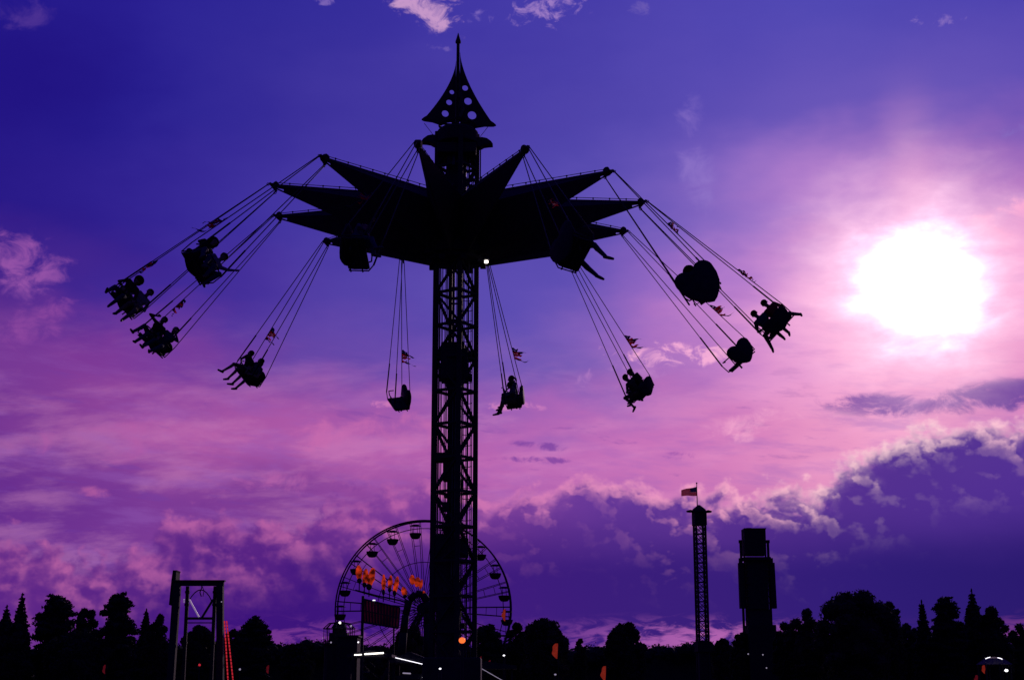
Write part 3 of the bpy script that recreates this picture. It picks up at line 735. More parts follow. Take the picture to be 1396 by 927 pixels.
person(1, 1, 'rider kicking both legs out to the right below the right half of the canopy', olive, jean, 'short', ('bar','bar'), (30,22), x0=0.0, knees=(-24,24))
person(2, 1, 'rider whose bushy head shows above the dark heart shaped swing back', blk, jean, 'puffy', ('bar','bar'), (-88,-84), thigh=(10,10), x0=0.0, lean=-6)
person(3, -1, 'rider in dark clothes, lower left one of the pair on the swing farthest right', navy, jean, 'short', ('bar','bar'), (0,10), splay=(-20,4), knees=(-14,4), lean=2, nod=4)
person(3, 1, 'rider in a dark red top on the outer side of the swing farthest right', dred, jean, 'short', ('bar','bar'), (0,10), splay=(2,40), knees=(-4,24), lean=6, nod=6)
person(5, -1, 'slim rider with one foot dangling, left one of the pair beside the pale cloud', olive, khk, 'short', ('bar','bar'), (-20,25), knees=(-12,12), lean=12, nod=14, bare=True)
person(5, 1, 'rider in a cap bent forward, right one of the pair beside the pale cloud', blk, jean, 'cap', ('bar','bar'), (30,5), knees=(0,20), lean=16, nod=14)
person(6, -1, 'rider holding the front rope with crossed feet, just right of the mast', grey, khk, 'short', ('rope','bar'), (30,20), knees=(0,-8), lean=4, nod=4)
person(6, 1, 'rider leaning on the far side of the swing just right of the mast', navy, jean, 'tail', ('bar','bar'), (20,14), knees=(-4,0), lean=2)
person(8, -1, 'bare legged rider on the inner side of the lone swing left of the mast', grey, blk, 'long', ('bar','bar'), (24,20), knees=(-16,-2), lean=4, bare=True)
person(8, 1, 'bare legged rider on the outer, left side of the lone swing left of the mast', blk, khk, 'short', ('bar','bar'), (20,40), knees=(0,16), lean=16, nod=6, bare=True)
person(9, -1, 'rider with head close to the inner rope on the lowest swing at far left', navy, jean, 'tail', ('rope','bar'), (42,34), knees=(-18,-2), lean=0)
person(9, 1, 'rider holding the outer rope, knees drawn up, on the lowest swing at far left', blk, jean, 'short', ('bar','rope'), (24,36), knees=(2,14), lean=10, nod=4, thigh=(0,16))
person(10, -1, 'smaller rider with round head, lower one of the pair on the swing farthest left', wht, khk, 'short', ('bar','bar'), (20,12), knees=(-12,0), lean=8, nod=8)
person(10, 1, 'rider slumped forward with one leg kicked left, upper one on the swing farthest left', olive, jean, 'puffy', ('bar','bar'), (14,56), knees=(0,22), lean=18, nod=16)
person(11, 1, 'rider with tousled hair, upper one of the pair on the highest left swing', blk, jean, 'puffy', ('bar','bar'), (24,34), knees=(0,10), lean=2, nod=8)
person(11, -1, 'rider reaching one arm out, lower one of the pair on the highest left swing', wht, jean, 'cap', ('reach','bar'), (-22,10), knees=(-6,4), lean=8, nod=6)
# =================================================================== trees
def dirs(n, rr):
    out = []
    for _ in range(n):
        v = V((rr.gauss(0,1), rr.gauss(0,1), rr.gauss(0,1))); out.append(v.normalized())
    return out
def leafcloud(mb, rr, lobes, n, size, core=.88):
    tot = sum(l[3]**2 for l in lobes)
    for (x, y, z, r, sq) in lobes:
        if core:                          # dense inner foliage of the lobe
            c = MB(); c.ell((0,0,0), (1,1,1), nu=9, nv=6)
            mb.add([V((x, y, z)) + V((v[0]*r, v[1]*r, v[2]*r*sq))*core*rr.uniform(.80,1.02) for v in c.v], c.f)
        for _ in range(int(n*r*r/tot)+2):
            d = V((rr.gauss(0,1), rr.gauss(0,1), rr.gauss(0,1))).normalized()
            q = rr.uniform(.74,1.0)*(1 + abs(rr.gauss(0,.07))); p = V((x, y, z)) + V((d.x*r, d.y*r, d.z*r*sq))*q
            u = V((rr.gauss(0,1), rr.gauss(0,1), rr.gauss(0,1))).normalized(); w = u.orthogonal().normalized(); s = size*rr.uniform(.5,1.3)
            mb.add([p-u*s*.6, p+w*s*.34, p+u*s*.6, p-w*s*.34], [(0,1,2,3)])
def tree(name, label, x, ytop, wpx, D, kind, seed, cat='tree', group='trees round the fairground', m=None):
    rr = random.Random(seed); top = at(x, ytop, D); h = top.z; w = wpx*D/FPX/2
    t = empty(name, (top.x, D, -.1), label, cat, group); h += .1
    tb = MB(); cb = MB(); lobes = []
    if kind == 'conifer':
        tb.cyl((0,0,0), (0,0,h*.97), h*.022, .02, 8)
        nl = 30
        for i in range(nl):
            f = i/nl; z = h*(.14 + .82*f); r = w*1.55*(1-f)**.8*rr.uniform(.78,1.15) + .10
            a0_ = rr.uniform(0,6.28)
            for j in range(6):
                a = a0_ + j*1.05 + rr.uniform(-.3,.3); q = V((math.cos(a)*r*.60, math.sin(a)*r*.60, z - r*.16)); lobes.append((q.x, q.y, q.z, max(r*.42, .10), .85))
                if j < 4: tb.cyl((0,0,z), (math.cos(a)*r*.85, math.sin(a)*r*.85, z - r*.18), h*.006, .012, 4)
            lobes.append((0,0,z,max(r*.62,.13),1.3))
        lobes.append((0,0,h*.965,.09,3.0))
        leafcloud(cb, rr, lobes, 6000, .28*D/130)
    elif kind == 'pine':              # old pine: flat layered plates of needles
        tb.path([(0,0,0),(.1,0,h*.4),(-.05,.1,h*.7),(0,0,h*.93)], [h*.028,h*.022,h*.014,h*.006], 8)
        for i in range(15):
            f = i/14; z = h*(.26 + .68*f); r = w*(.74 + .40*math.sin(math.pi*min(1, f*1.02))*rr.uniform(.5,1.0))*(1 - .42*f**6)
            for j in range(4):
                a = rr.uniform(0,6.28); q = r*rr.uniform(.40,.70); lobes.append((q*math.cos(a), q*math.sin(a), z + rr.uniform(-.25,.25), r*.38, .40))
                tb.cyl((0,0,z-h*.05), (q*math.cos(a), q*math.sin(a), z), h*.009, h*.003, 5)
            lobes.append((0,0,z,r*.55,.55))
        lobes.append((w*.06,0,h*.90,w*.50,.42)); lobes.append((-w*.25,0,h*.86,w*.36,.4)); lobes.append((w*.34,0,h*.87,w*.34,.4))
        leafcloud(cb, rr, lobes, 6500, .26*D/130)
    else:
        tb.path([(0,0,0),(.08,0,h*.25),(0,.1,h*.45),(0,0,h*.7)], [h*.035,h*.028,h*.022,h*.01], 9)
        ax, az_ = w*.78, h*.40; zc = h*.56
        lobes.append((0,0,zc,ax*.92,az_*.92/ax)); lobes.append((0,0,h*.30,ax*.80,.7)); nl = 34
        for i in range(nl):
            a = rr.uniform(0,6.28); s_ = rr.uniform(-.55,.97); r = w*rr.uniform(.15,.27); c_ = math.sqrt(1-s_*s_)
            z = min(zc + s_*(h-zc-r*.85), h - r*.9)
            lobes.append(((ax-r*.2)*c_*math.cos(a), (ax-r*.2)*c_*math.sin(a)*.85, z, r, .9))
            tb.cyl((0,0,h*.35), (ax*c_*math.cos(a)*.9, ax*c_*math.sin(a)*.75, z), h*.012, h*.003, 5)
        lobes += [(w*rr.uniform(-.2,.2),0,h-w*.22,w*.23,.95), (-w*.40,0,h*.90-w*.22,w*.24,.9), (w*.38,.1,h*.88-w*.2,w*.24,.9)]
        leafcloud(cb, rr, lobes, 10000 if wpx > 60 else 6000, .26*D/130)
    tb.build('trunk', M['bark'], t); cb.build('crown', m or (M['leaf'] if kind == 'broad' else M['pine']), t, fix=False)
    return t
TR = [
 ('spruce_tree','pointed spruce at the left edge of the view',10,822,40,128,'conifer'),
 ('spruce_tree','slim pointed spruce just left of the first flat topped pine',31,805,34,132,'conifer'),
 ('pine_tree','broad flat topped pine, the left one of two near the left edge',79,805,66,130,'pine'),
 ('broadleaf_tree','low rounded tree in the gap between the two flat topped pines',120,829,46,136,'broad'),
 ('pine_tree','broad flat topped pine, the right one of two near the left edge',162,803,60,128,'pine'),
 ('spruce_tree','short feathery conifer right of the second flat topped pine',200,827,26,138,'conifer'),
 ('broadleaf_tree','round tree directly left of the ride frame with the tall side panel',216,838,40,134,'broad'),
 ('broadleaf_tree','bushy tree seen through the open ride frame on the left',272,852,62,140,'broad'),
 ('broadleaf_tree','low tree directly right of the ride frame on the left',318,858,40,142,'broad'),
 ('pine_tree','lone bushy pine with a peaked top between ride frame and big wheel',347,837,58,126,'pine'),
 ('broadleaf_tree','small low tree at the foot of the slope left of the big wheel',405,877,50,190,'broad'),
 ('broadleaf_tree','round tree behind the small ride at the left foot of the big wheel',520,880,60,185,'broad'),
 ('broadleaf_tree','dark round tree left of the mast foot, in front of the big wheel',560,852,62,100,'broad'),
 ('broadleaf_tree','tree directly right of the mast foot, behind the orange ball lamp',664,850,52,135,'broad'),
 ('broadleaf_tree','tree between the mast and the rounded dome tree, below the last gondolas',704,848,44,138,'broad'),
 ('broadleaf_tree','rounded dome shaped tree right of the big wheel',742,842,74,132,'broad'),
 ('broadleaf_tree','tiny bush like tree in the gap right of the dome shaped tree',791,871,20,150,'broad'),
 ('broadleaf_tree','free standing tree with knobbly crown midway between dome shaped tree and flag tower',852,848,62,134,'broad'),
 ('broadleaf_tree','low tree between the flag tower and the stacked tower ride',985,870,40,170,'broad'),
 ('broadleaf_tree','low tree in front of the foot of the stacked tower ride, on its left',1010,862,36,150,'broad'),
 ('broadleaf_tree','tree stepping up just right of the stacked tower ride',1072,848,46,134,'broad'),
 ('broadleaf_tree','middle sized tree on the left shoulder of the biggest tree',1096,829,60,131,'broad'),
 ('oak_tree','biggest broad oak with a domed crown on the right',1165,803,128,124,'broad'),
 ('broadleaf_tree','round knob of a tree on the right shoulder of the biggest oak',1213,820,40,127,'broad'),
 ('broadleaf_tree','low tree in the dip between the biggest oak and the narrow spruce',1238,850,50,136,'broad'),
 ('spruce_tree','narrow ragged spruce right of the biggest oak',1256,815,26,130,'conifer'),
 ('pine_tree','peaked dense pine between the narrow spruce and the tallest spruce',1287,808,56,128,'pine'),
 ('spruce_tree','tallest pointed spruce near the right edge',1324,799,40,131,'conifer'),
 ('broadleaf_tree','sloping round tree right of the tallest spruce',1350,826,56,129,'broad'),
 ('broadleaf_tree','low tree cut by the right edge of the view',1388,850,46,140,'broad'),
 ('broadleaf_tree','wide low tree under the narrow spruce, filling the row to the peaked pine',1300,848,90,133,'broad'),
 ('broadleaf_tree','wide low tree under the two flat topped pines on the left',110,858,110,127,'broad'),
 ('broadleaf_tree','wide low tree below the two pointed spruces at the left edge',22,850,60,126,'broad'),
]
for i, (nm, lb, x, y, w, D, kd) in enumerate(TR):
    tree(nm, lb, x, y, w, D, kd, 100+i, m=M['leaf2'] if nm == 'oak_tree' or i % 3 == 0 and kd == 'broad' else None)
# distant wooded ridge: a far mass that nobody could count
rr = random.Random(77); fw = MB()
def ridge(x): return 878 + 2.5*math.sin(x*.017+1) + 2*math.sin(x*.051) + 1.3*math.sin(x*.13) - (8 if 640 < x < 800 else 0)*0 - max(0, 10-abs(x-420)*.12)
lob = []
for i in range(430):
    x = -260 + i*4.4; hgt = at(x, ridge(x)+rr.uniform(0,5), 330); r = rr.uniform(1.6,3.4)
    lob.append((hgt.x, 330+rr.uniform(-5,5), hgt.z-r*.8, r, .9))
leafcloud(fw, rr, lob, 26000, .62, core=.85)
prev_ = None
for i in range(0, 430, 2):
    x, y, z, r, _ = lob[i]; c = (x, z + r*.1 - .8)
    if prev_: fw.add([(prev_[0],327,-.5),(c[0],327,-.5),(c[0],329,c[1]),(prev_[0],329,prev_[1]),(prev_[0],335,-.5),(c[0],335,-.5),(c[0],333,c[1]),(prev_[0],333,prev_[1])], [(0,1,2,3),(5,4,7,6),(3,2,6,7)])
    prev_ = c
tag(fw.build('far_wood', M['pine'], fix=False), 'low dark wooded ridge closing the horizon behind the fairground', 'woodland', kind='stuff')
# =================================================================== big wheel
WD = 155.0; hub = at(577, 830, WD); RW = 118*WD/FPX
wh = empty('ferris_wheel', (hub.x, WD, 0), 'big wheel with thin double rims and tub gondolas behind the mast', 'ferris wheel', rz=R(-4))
hz_ = hub.z; depth_ = 1.2
def pol(r, a, y=0.0): return V((r*math.cos(a), y, hz_ + r*math.sin(a)))
for ys in (-1,1):
    b = MB(); n = 88
    for i in range(n): b.cyl(pol(RW, 2*math.pi*i/n, ys*depth_/2), pol(RW, 2*math.pi*(i+1)/n, ys*depth_/2), .085, n=6)
    b.build('rim', M['steel'], wh)
b = MB()
for i in range(44): b.cyl(pol(RW*.53, 2*math.pi*i/44), pol(RW*.53, 2*math.pi*(i+1)/44), .04, n=5)
b.build('middle_ring', M['steel'], wh)
b = MB()
for i in range(66): b.cyl(pol(RW*.915, 2*math.pi*i/66), pol(RW*.915, 2*math.pi*(i+1)/66), .045, n=5)
b.build('inner_ring', M['steel'], wh)
NG = 22
for i in range(NG):
    a = 2*math.pi*i/NG + R(-2)
    b = MB()
    for w_ in (-.055,.055):
        for ys in (-1,1): b.cyl(pol(.7, a+w_*4, ys*.9), pol(RW, a+w_, ys*depth_/2), .035, n=5)
    b.cyl(pol(RW*.72, a-.05), pol(RW*.72, a+.05), .03, n=5); b.cyl(pol(RW*.84, a-.052), pol(RW*.84, a+.052), .03, n=5); b.build('spoke', M['steel'], wh)
    c = pol(RW*.955, a); gb = MB()
    gprof = [(.02,-1.42),(.34,-1.38),(.52,-1.18),(.60,-.94),(.62,-.80)]
    nn = 16
    for (r0, z0_), (r1, z1_) in zip(gprof[:-1], gprof[1:]):
        for j in range(nn):
            a0, a1 = 2*math.pi*j/nn, 2*math.pi*(j+1)/nn
            gb.add([c+V((r0*math.cos(a0),r0*math.sin(a0),z0_)), c+V((r0*math.cos(a1),r0*math.sin(a1),z0_)), c+V((r1*math.cos(a1),r1*math.sin(a1),z1_)), c+V((r1*math.cos(a0),r1*math.sin(a0),z1_))], [(0,1,2,3)])
    gon = gb.build('gondola', M['panel'], wh, fix=False)
    gb = MB(); gb.cyl(c + V((0,0,-.06)), c + V((0,0,.10)), .62, .30, 14); gb.cyl(c + V((0,-.62,.0)), c + V((0,.62,.0)), .05, n=6)
    gb.build('gondola_roof', M['panel'], gon)
    gb = MB()
    for sx in (-1,1): gb.cyl(c + V((sx*.16,0,-.05)), c + V((sx*.22,0,-.95)), .03, n=5)
    gb.build('gondola_hanger', M['steel'], gon)
b = MB(); b.cyl((0,-1.1,hz_), (0,1.1,hz_), .55, n=20); b.cyl((0,-1.3,hz_), (0,1.3,hz_), .22, n=12); b.build('wheel_hub', M['steel'], wh)
for sx in (-1,1):
    for ys in (-1,1):
        b = MB(); b.bar((0,ys*1.3,hz_), (sx*5.2,ys*2.4,0), .28, .28); b.build('support_leg', M['steel'], wh)
b = MB(); b.box((0,0,.35), (12,5.6,.5)); b.build('platform', M['panel'], wh)
for dx_, zz in ((-4.3, 5.6),):
    pass
# =================================================================== ride frame on the left
FD = 75.0
def F3(x, y, D=FD): return at(x, y, D)
fx = at(272, 793, FD).x
fr = empty('frame_ride', (fx, FD, 0), 'tall portal shaped ride frame with a long narrow side panel, standing before the left trees', 'fairground ride')
k_ = FD/FPX
def ftop(y): return at(272, y, FD).z
b = MB()
b.bar((-1.20,0,ftop(795)), (1.22,0,ftop(795)), .22, .24); b.box((0,0,ftop(791.5)), (2.55,.35,.06)); b.build('top_beam', M['steel'], fr)
for x0_, x1_ in ((-1.10,-1.22),(1.03,1.22)):
    b = MB(); b.bar((x0_,0,ftop(795)), (x1_+(.0 if x0_ < 0 else .12),0,0), .34 if x0_ < 0 else .32, .4); b.build('column', M['steel'], fr)
for x0_ in (-.68,.70):
    b = MB(); b.bar((x0_,.5,ftop(798)), (x0_,.5,0), .16, .16)
    for q in (0, 1, 4): b.box((x0_, .5, ftop(806)-q*.62), (.21,.2,.12))
    b.build('inner_post', M['steel'], fr)
b = MB(); b.bar((-.66,.5,ftop(842)), (.66,.5,ftop(842)), .12, .12); b.bar((.62,.5,ftop(816)), (.10,.5,ftop(841)), .10, .10); b.bar((-.66,.5,ftop(848)), (.66,.5,ftop(848)), .05, .05); b.build('cross_brace', M['steel'], fr)
b = MB(); b.bar((-.56,.44,ftop(816)), (-.04,.44,ftop(840)), .07, .07); b.build('glowing_strut', mat('strut_glow', (.7,.6,.7), .4, var=.05, emit=(.5,.35,.6), es=.35), fr)  # strut's brightness is put into its material as emission
b = MB(); pts_ = [(-.62 + 1.2*t, .5, ftop(820) + .62*math.sin(math.pi*t)**.8) for t in np.linspace(0,1,9)]
b.path(pts_, .028, 6); b.path([(0.02,.5,ftop(812)),(-.06,.5,ftop(806)),(.02,.5,ftop(800)),(.02,.5,ftop(797))], .03, 6); b.path([(0.1,.5,ftop(812)),(.14,.5,ftop(804)),(.02,.5,ftop(797))], .02, 6); b.build('swing_link', M['steel'], fr)
b = MB(); sp_ = at(237, 777, FD); sb_ = at(236, 824, FD)
b.prism([(sp_.x-fx-.05,0,sp_.z),(sp_.x-fx+.15,0,sp_.z),(sp_.x-fx+.12,0,sp_.z-.1),(sp_.x-fx+.13,0,sb_.z-.1),(sp_.x-fx-.16,0,sb_.z),(sp_.x-fx-.10,0,sp_.z-.5)], (0,.9,0)); b.build('side_panel', M['panel'], fr)
for i, (xa, xb) in enumerate(((306,311),(309,318))):
    p, q = at(xa, 846, FD-.6), at(xb, 930, FD-.6); b = MB(); n_ = 18
    for j in range(n_): b.cyl(p.lerp(q, j/n_)-V((fx,FD,0)), p.lerp(q, (j+.78)/n_)-V((fx,FD,0)), .035, n=6)
    b.build('rope_light', M['lampr'], fr)
    b = MB(); b.cyl(p-V((fx,FD-.06,0)), q-V((fx,FD-.06,0)), .03, n=6); b.build('light_rail', M['steel'], fr)
for (x, y, r_) in ((251,817,.035),(251,820,.03),(302,820,.03)):
    p = at(x, y, FD-.25)-V((fx,FD,0)); b = MB(); b.ell(p, (r_,)*3); b.build('bulb', M['dim'], fr)
b = MB(); b.box((0,.3,.5), (3.4,3,.9)); b.build('base', M['panel'], fr)
# =================================================================== drop tower with the flag
TD = 165.0; bt = at(953, 695, TD)
dt = empty('drop_tower', (bt.x, TD, 0), 'slim lattice tower with a domed cap and two small wings, flag on its top', 'fairground ride', rz=R(8))
tz = bt.z
cs = [(-.52,-.52),(.52,-.52),(.52,.52),(-.52,.52)]
for x, y in cs:
    b = MB(); b.bar((x,y,0), (x,y,tz-.5), .20, .20); b.build('tower_leg', M['steel'], dt)
for i in range(4):
    (x0_, y0_), (x1_, y1_) = cs[i], cs[(i+1) % 4]; b = MB(); z = .5; kk = 0
    while z < tz-1.2:
        b.bar((x0_,y0_,z), (x1_,y1_,z), .10, .10); b.bar((x0_,y0_,z), (x1_,y1_,z+1.05), .075, .07); b.bar((x1_,y1_,z), (x0_,y0_,z+1.05), .075, .07); z += 1.05; kk += 1
    b.build('lattice_face', M['steel'], dt)
b = MB(); b.box((0,0,tz-.95), (1.35,1.35,1.5)); b.cyl((0,0,tz-.25), (0,0,tz+.10), .85, .70, 12); b.cyl((0,0,tz+.10), (0,0,tz+.55), .70, .12, 12); b.build('tower_cap', M['panel'], dt)
for s in (-1,1):
    b = MB(); b.prism([(s*.55,-.2,tz-.10),(s*1.0,-.2,tz+.0),(s*1.42,-.2,tz-.10),(s*1.36,-.2,tz-.26),(s*.95,-.2,tz-.30),(s*.6,-.2,tz-.26)], (0,.4,0)); b.build('cap_wing', M['panel'], dt)
b = MB(); b.box((0,0,6.2), (1.5,1.5,1.1)); b.box((.0,0,3.0), (1.1,1.1,5.0)); b.build('ride_car', M['panel'], dt)
b = MB(); b.box((0,0,.4), (4.5,4.5,.8)); b.build('base', M['panel'], dt)
# national flag flying left from its pole
ft = at(950, 659, TD); pole_h = ft.z; fl = empty('flagpole_with_flag', (bt.x-.18, TD, tz+.4), 'stars and stripes flag flying on a thin pole on top of the slim lattice tower', 'flag')
b = MB(); ph_ = pole_h - tz - .4; b.cyl((0,0,0), (0,0,ph_), .055, .04, 8); b.ell((0,0,ph_+.05), (.09,.09,.09)); b.build('flagpole', M['steel'], fl)
FW, FH = 1.75, 1.02
def fw_(u, v):                       # u 0..1 from pole to fly, v 0..1 from top to bottom
    x = -FW*u*.97 - .03; y = .16*math.sin(u*6.5+v*1.5)*u; z = ph_ - .35 - FH*v*(1-.20*u*(1-v)) - .36*u*(1-v)*(1-v*.5) - .02*math.sin(u*7)
    return V((x, y, z))
b = MB(); nu_ = 24
for s_ in range(13):
    for i in range(nu_):
        u0, u1, v0, v1 = i/nu_, (i+1)/nu_, s_/13, (s_+1)/13
        b.cur = 2 if (s_ < 7 and u1 <= .42) else (s_ % 2)
        b.add([fw_(u0,v0), fw_(u1,v0), fw_(u1,v1), fw_(u0,v1)], [(0,1,2,3)])
clo = b.build('flag_cloth', [M['fred'], M['fwhite'], M['fblue']], fl, fix=False)
b = MB()
for row in range(9):
    for c_ in range(6 if row % 2 == 0 else 5):
        u = (.035 + .07*c_ + (.035 if row % 2 else 0)); v_ = (row+1)*(7/13)/10; c0_ = fw_(u, v_)
        for dy_ in (-.006,.006):
            b.add([c0_ + V(((.024 if q % 2 == 0 else .010)*math.sin(q*math.pi/5), dy_, (.024 if q % 2 == 0 else .010)*math.cos(q*math.pi/5))) for q in range(10)], [tuple(range(10))])
st_ = b.build('stars', M['star'], clo, fix=False)
# =================================================================== stacked tower ride
BD = 150.0
bx = at(1029, 722, BD)
sr = empty('stacked_ride', (bx.x, BD, 0), 'blocky tower ride with a square box on top and wide panels on its shoulders', 'fairground ride')
sc_ = 1/13.3
def bz(y): return at(1029, y, BD).z
def bw(x): return (x-1029 - (0))*BD/FPX
b = MB(); b.box((-.15,0,(bz(722)+bz(757))/2), (2.12,2.0,bz(722)-bz(757))); b.box((-.12,0,bz(722)+.03), (2.2,2.05,.08)); b.box((-.6,0,bz(722)+.12), (.5,.4,.12)); b.box((.5,.2,bz(722)+.10), (.25,.3,.10)); b.build('top_box', M['panel'], sr, ); 
for x in (1009,1046):
    b = MB(); b.bar((bw(x),0,bz(737)), (bw(x+1),0,bz(930)), .22, .22); b.box((bw(x),0,bz(738)), (.35,.3,.3)); b.build('guide_rail', M['steel'], sr)
for x in (1014,1043):
    b = MB(); b.bar((bw(x),.3,bz(750)), (bw(x),.3,bz(930)), .14, .14); b.build('inner_rail', M['steel'], sr)
b = MB(); b.box((0.02,0,(bz(759.5)+bz(830))/2), (2.05,1.2,bz(759.5)-bz(830))); b.box((0,0,bz(762)), (2.7,1.9,.3)); b.build('ride_body', M['panel'], sr)
for x0_, x1_ in ((1004.5,1012),(1046,1053.5)):
    b = MB(); a_, c_ = bw(x0_), bw(x1_); s_ = .06
    b.prism([(a_+.05,-.3,bz(767)),(c_,-.3,bz(767)),(c_+s_,-.3,bz(829)),(a_+s_,-.3,bz(829))], (0,.8,0)); b.box(((a_+c_)/2,.1,bz(764)), (.3,.5,.5)); b.build('shoulder_panel', M['panel'], sr)
for y in range(768, 830, 9):
    for s_ in (-1,1):
        b = MB(); b.box((s_*1.02, -.5, bz(y)), (.34,.4,.12)); b.build('seat_clamp', M['steel'], sr)
b = MB()
for j, y in enumerate((832, 838, 846, 856)): b.bar((-1.15,0,bz(y)), (1.15,0,bz(y)), .22, .2)
b.box((.08,.1,(bz(830)+bz(853))/2), (2.15,1.0,bz(830)-bz(853))); b.box((-.9,.1,bz(838)), (.5,.6,.5)); b.box((1.1,.1,bz(842)), (.4,.6,.7)); b.build('undercarriage', M['steel'], sr)
b = MB(); b.box((0.2,0,bz(852)/2), (2.7,2.4,bz(852))); b.build('base', M['panel'], sr)
for x, y in ((1020,891),(1040,892),(1045,910)):
    p = at(x, y, BD-1.6) - V((bx.x,BD,0)); b = MB(); b.ell(p, (.07,)*3); b.build('bulb', M['dim'], sr)
# =================================================================== funhouse with plumes, panel and arch
SD_ = 92.0
def s3(x, y, D=SD_): return at(x, y, D)
ox = s3(540, 890).x
fh = empty('funhouse_front', (ox, SD_, 0), 'dark show front with glowing orange plumes, a slatted panel and a round arch', 'fairground ride')
L0 = V((ox, SD_, 0))
plumes = [(489.5,781,7,19,-4),(498,786,6,20,5),(506,787,8,24,12),(523,795,4.5,22,0),(532,794,5,18,4),(540,797,5.5,21,10),(551,806,6,12,-12),(562,790,6,12,-6),(569,793,6.5,12,6),(574,796,4,12,12),(579,811,4,11,-18)]
for x, y, w_, h_, t_ in plumes:
    c = s3(x, y) - L0; u = SD_/FPX; ro = Matrix.Rotation(R(t_), 3, 'Y'); b = MB(); n_ = 12; vs = []
    rr = random.Random(int(x*2))
    for i in range(n_+1):
        t = i/n_; ww = (math.sin(math.pi*min(1, t*.9+.06))**.6)*(w_*1.3*u/2)*(1+rr.uniform(-.12,.12)); z = (t-.5)*h_*1.1*u
        for a in range(8): vs.append(c + ro @ V((ww*math.cos(a*math.pi/4), ww*.35*math.sin(a*math.pi/4), z)))
    b.add(vs, [(j*8+i, j*8+(i+1) % 8, (j+1)*8+(i+1) % 8, (j+1)*8+i) for j in range(n_) for i in range(8)] + [tuple(range(7,-1,-1)), tuple(range(n_*8, n_*8+8))])
    pl = b.build('orange_plume', M['orange'], fh, smooth=True)
    if x < 560 or x > 575:
        b = MB(); b.ell(c + ro @ V((0,0.02,-h_*u*.52)), (w_*u*.5, .14, h_*u*.20)); b.cyl(c + ro @ V((0,0,-h_*u*.5)), c + ro @ V((0,0,-h_*u*.5)) - V((0,0,.62)), .035, n=6); b.build('plume_base', M['dark'], pl)
b = MB(); pts_ = [s3(484,804)-L0+V((0,.1,0)), s3(515,812)-L0+V((0,.1,0)), s3(545,818)-L0+V((0,.1,0)), s3(556,822)-L0+V((0,.1,0))]; b.path(pts_, .05, 6)
b.build('plume_rail', M['steel'], fh)
b = MB(); pa = [s3(494,816), s3(545,828), s3(543,856), s3(496,848)]
for i in range(13):
    t = i/12; p, q = (pa[0].lerp(pa[1], t), pa[3].lerp(pa[2], t)); b.bar(p-L0, q-L0, .09, .07, up=(0,1,0))
b.bar(pa[0]-L0, pa[1]-L0, .1, .1); b.bar(pa[3]-L0, pa[2]-L0, .1, .1)
m0, m1 = pa[0].lerp(pa[3], .5), pa[1].lerp(pa[2], .5); b.bar(m0-L0, m1-L0, .06, .06)
sp__ = b.build('slatted_panel', M['dark'], fh)
b = MB(); b.prism([pa[0]-L0+V((0,.06,0)), pa[1]-L0+V((0,.06,0)), pa[2]-L0+V((0,.06,0)), pa[3]-L0+V((0,.06,0))], (0,.04,0))
b.build('panel_canvas', M['panelback'], sp__)
b = MB(); p = s3(495,812)-L0; b.bar(p, (p.x,0,0), .17, .17); b.box((p.x-.1,0,s3(495,866).z), (.22,.14,.1)); b.build('post', M['steel'], fh)
b = MB(); p = s3(537,855)-L0; b.bar(p, (p.x,0,0), .10, .10); b.build('post', M['steel'], fh)
# arch: thick ring on a leaning leg
b = MB(); ap = [s3(547,897), s3(550,862), s3(553,838), s3(558,818), s3(567,809), s3(576,810), s3(583,820), s3(585,836), s3(584,850), s3(584,900)]
b.path([q-L0 for q in ap], [.26,.24,.22,.22,.22,.22,.25,.28,.30,.3], 10); b.build('arch', M['panel'], fh, smooth=True)
b = MB()
for i in range(5): b.bar(s3(560,842+i*4)-L0, s3(582,834+i*4)-L0, .05, .05)
b.build('arch_slats', M['steel'], fh)
b = MB()
for i in range(9):
    a = math.pi*(i/8); c = s3(569,822)-L0; r_ = .42+.1*(i % 2); b.bar(c + V((.55*math.cos(a),0,.55*math.sin(a))), c + V((r_*math.cos(a+.3)*.3,0,r_*math.sin(a+.3)*.3)), .05, .05)
b.build('arch_rays', M['steel'], fh)
b = MB(); b.box((0,1.0,.9), (5.5,2.6,1.7)); b.build('stage', M['panel'], fh)
b = MB(); p = s3(510,818)-L0+V((0,-.08,0)); b.box(p, (.15,.05,.05)); b.build('lamp_strip', M['lampw'], fh)
# small umbrella ride with hanging bars and a control booth beside it
KD = 80.0; kx = at(462, 880, KD).x
kr = empty('umbrella_ride', (kx, KD, 0), 'small domed ride with hanging bars around it, left of the big wheel foot', 'fairground ride')
def k3(x, y): return at(x, y, KD) - V((kx, KD, 0))
zt, ze = at(460, 847, KD).z, at(460, 856, KD).z
b = MB(); b.cyl((0,0,ze), (0,0,zt), .45, .22, 14); b.cyl((0,0,0), (0,0,ze), .42, .36, 12); b.box((0,0,ze-.6), (.95,.95,.7)); b.build('centre_column', M['panel'], kr)
for i in range(10):
    a = i*.628+.2; c, s_ = math.cos(a), math.sin(a); rr_ = .84
    b = MB(); b.path([(.2*c,.2*s_,zt-.05),(.55*c,.55*s_,zt-.10),(rr_*c,rr_*s_,ze-.03)], .03, 6)
    b.path([(rr_*c,rr_*s_,ze-.03),(rr_*math.cos(a+.628),rr_*math.sin(a+.628),ze-.03)], .022, 5)
    b.cyl((rr_*c*.96,rr_*s_*.96,ze), (rr_*c*.96,rr_*s_*.96,ze-.78), .018, n=5); b.cyl((rr_*c*.82,rr_*s_*.82,ze), (rr_*c*.82,rr_*s_*.82,ze-.78), .014, n=5); b.build('hanging_arm', M['steel'], kr)
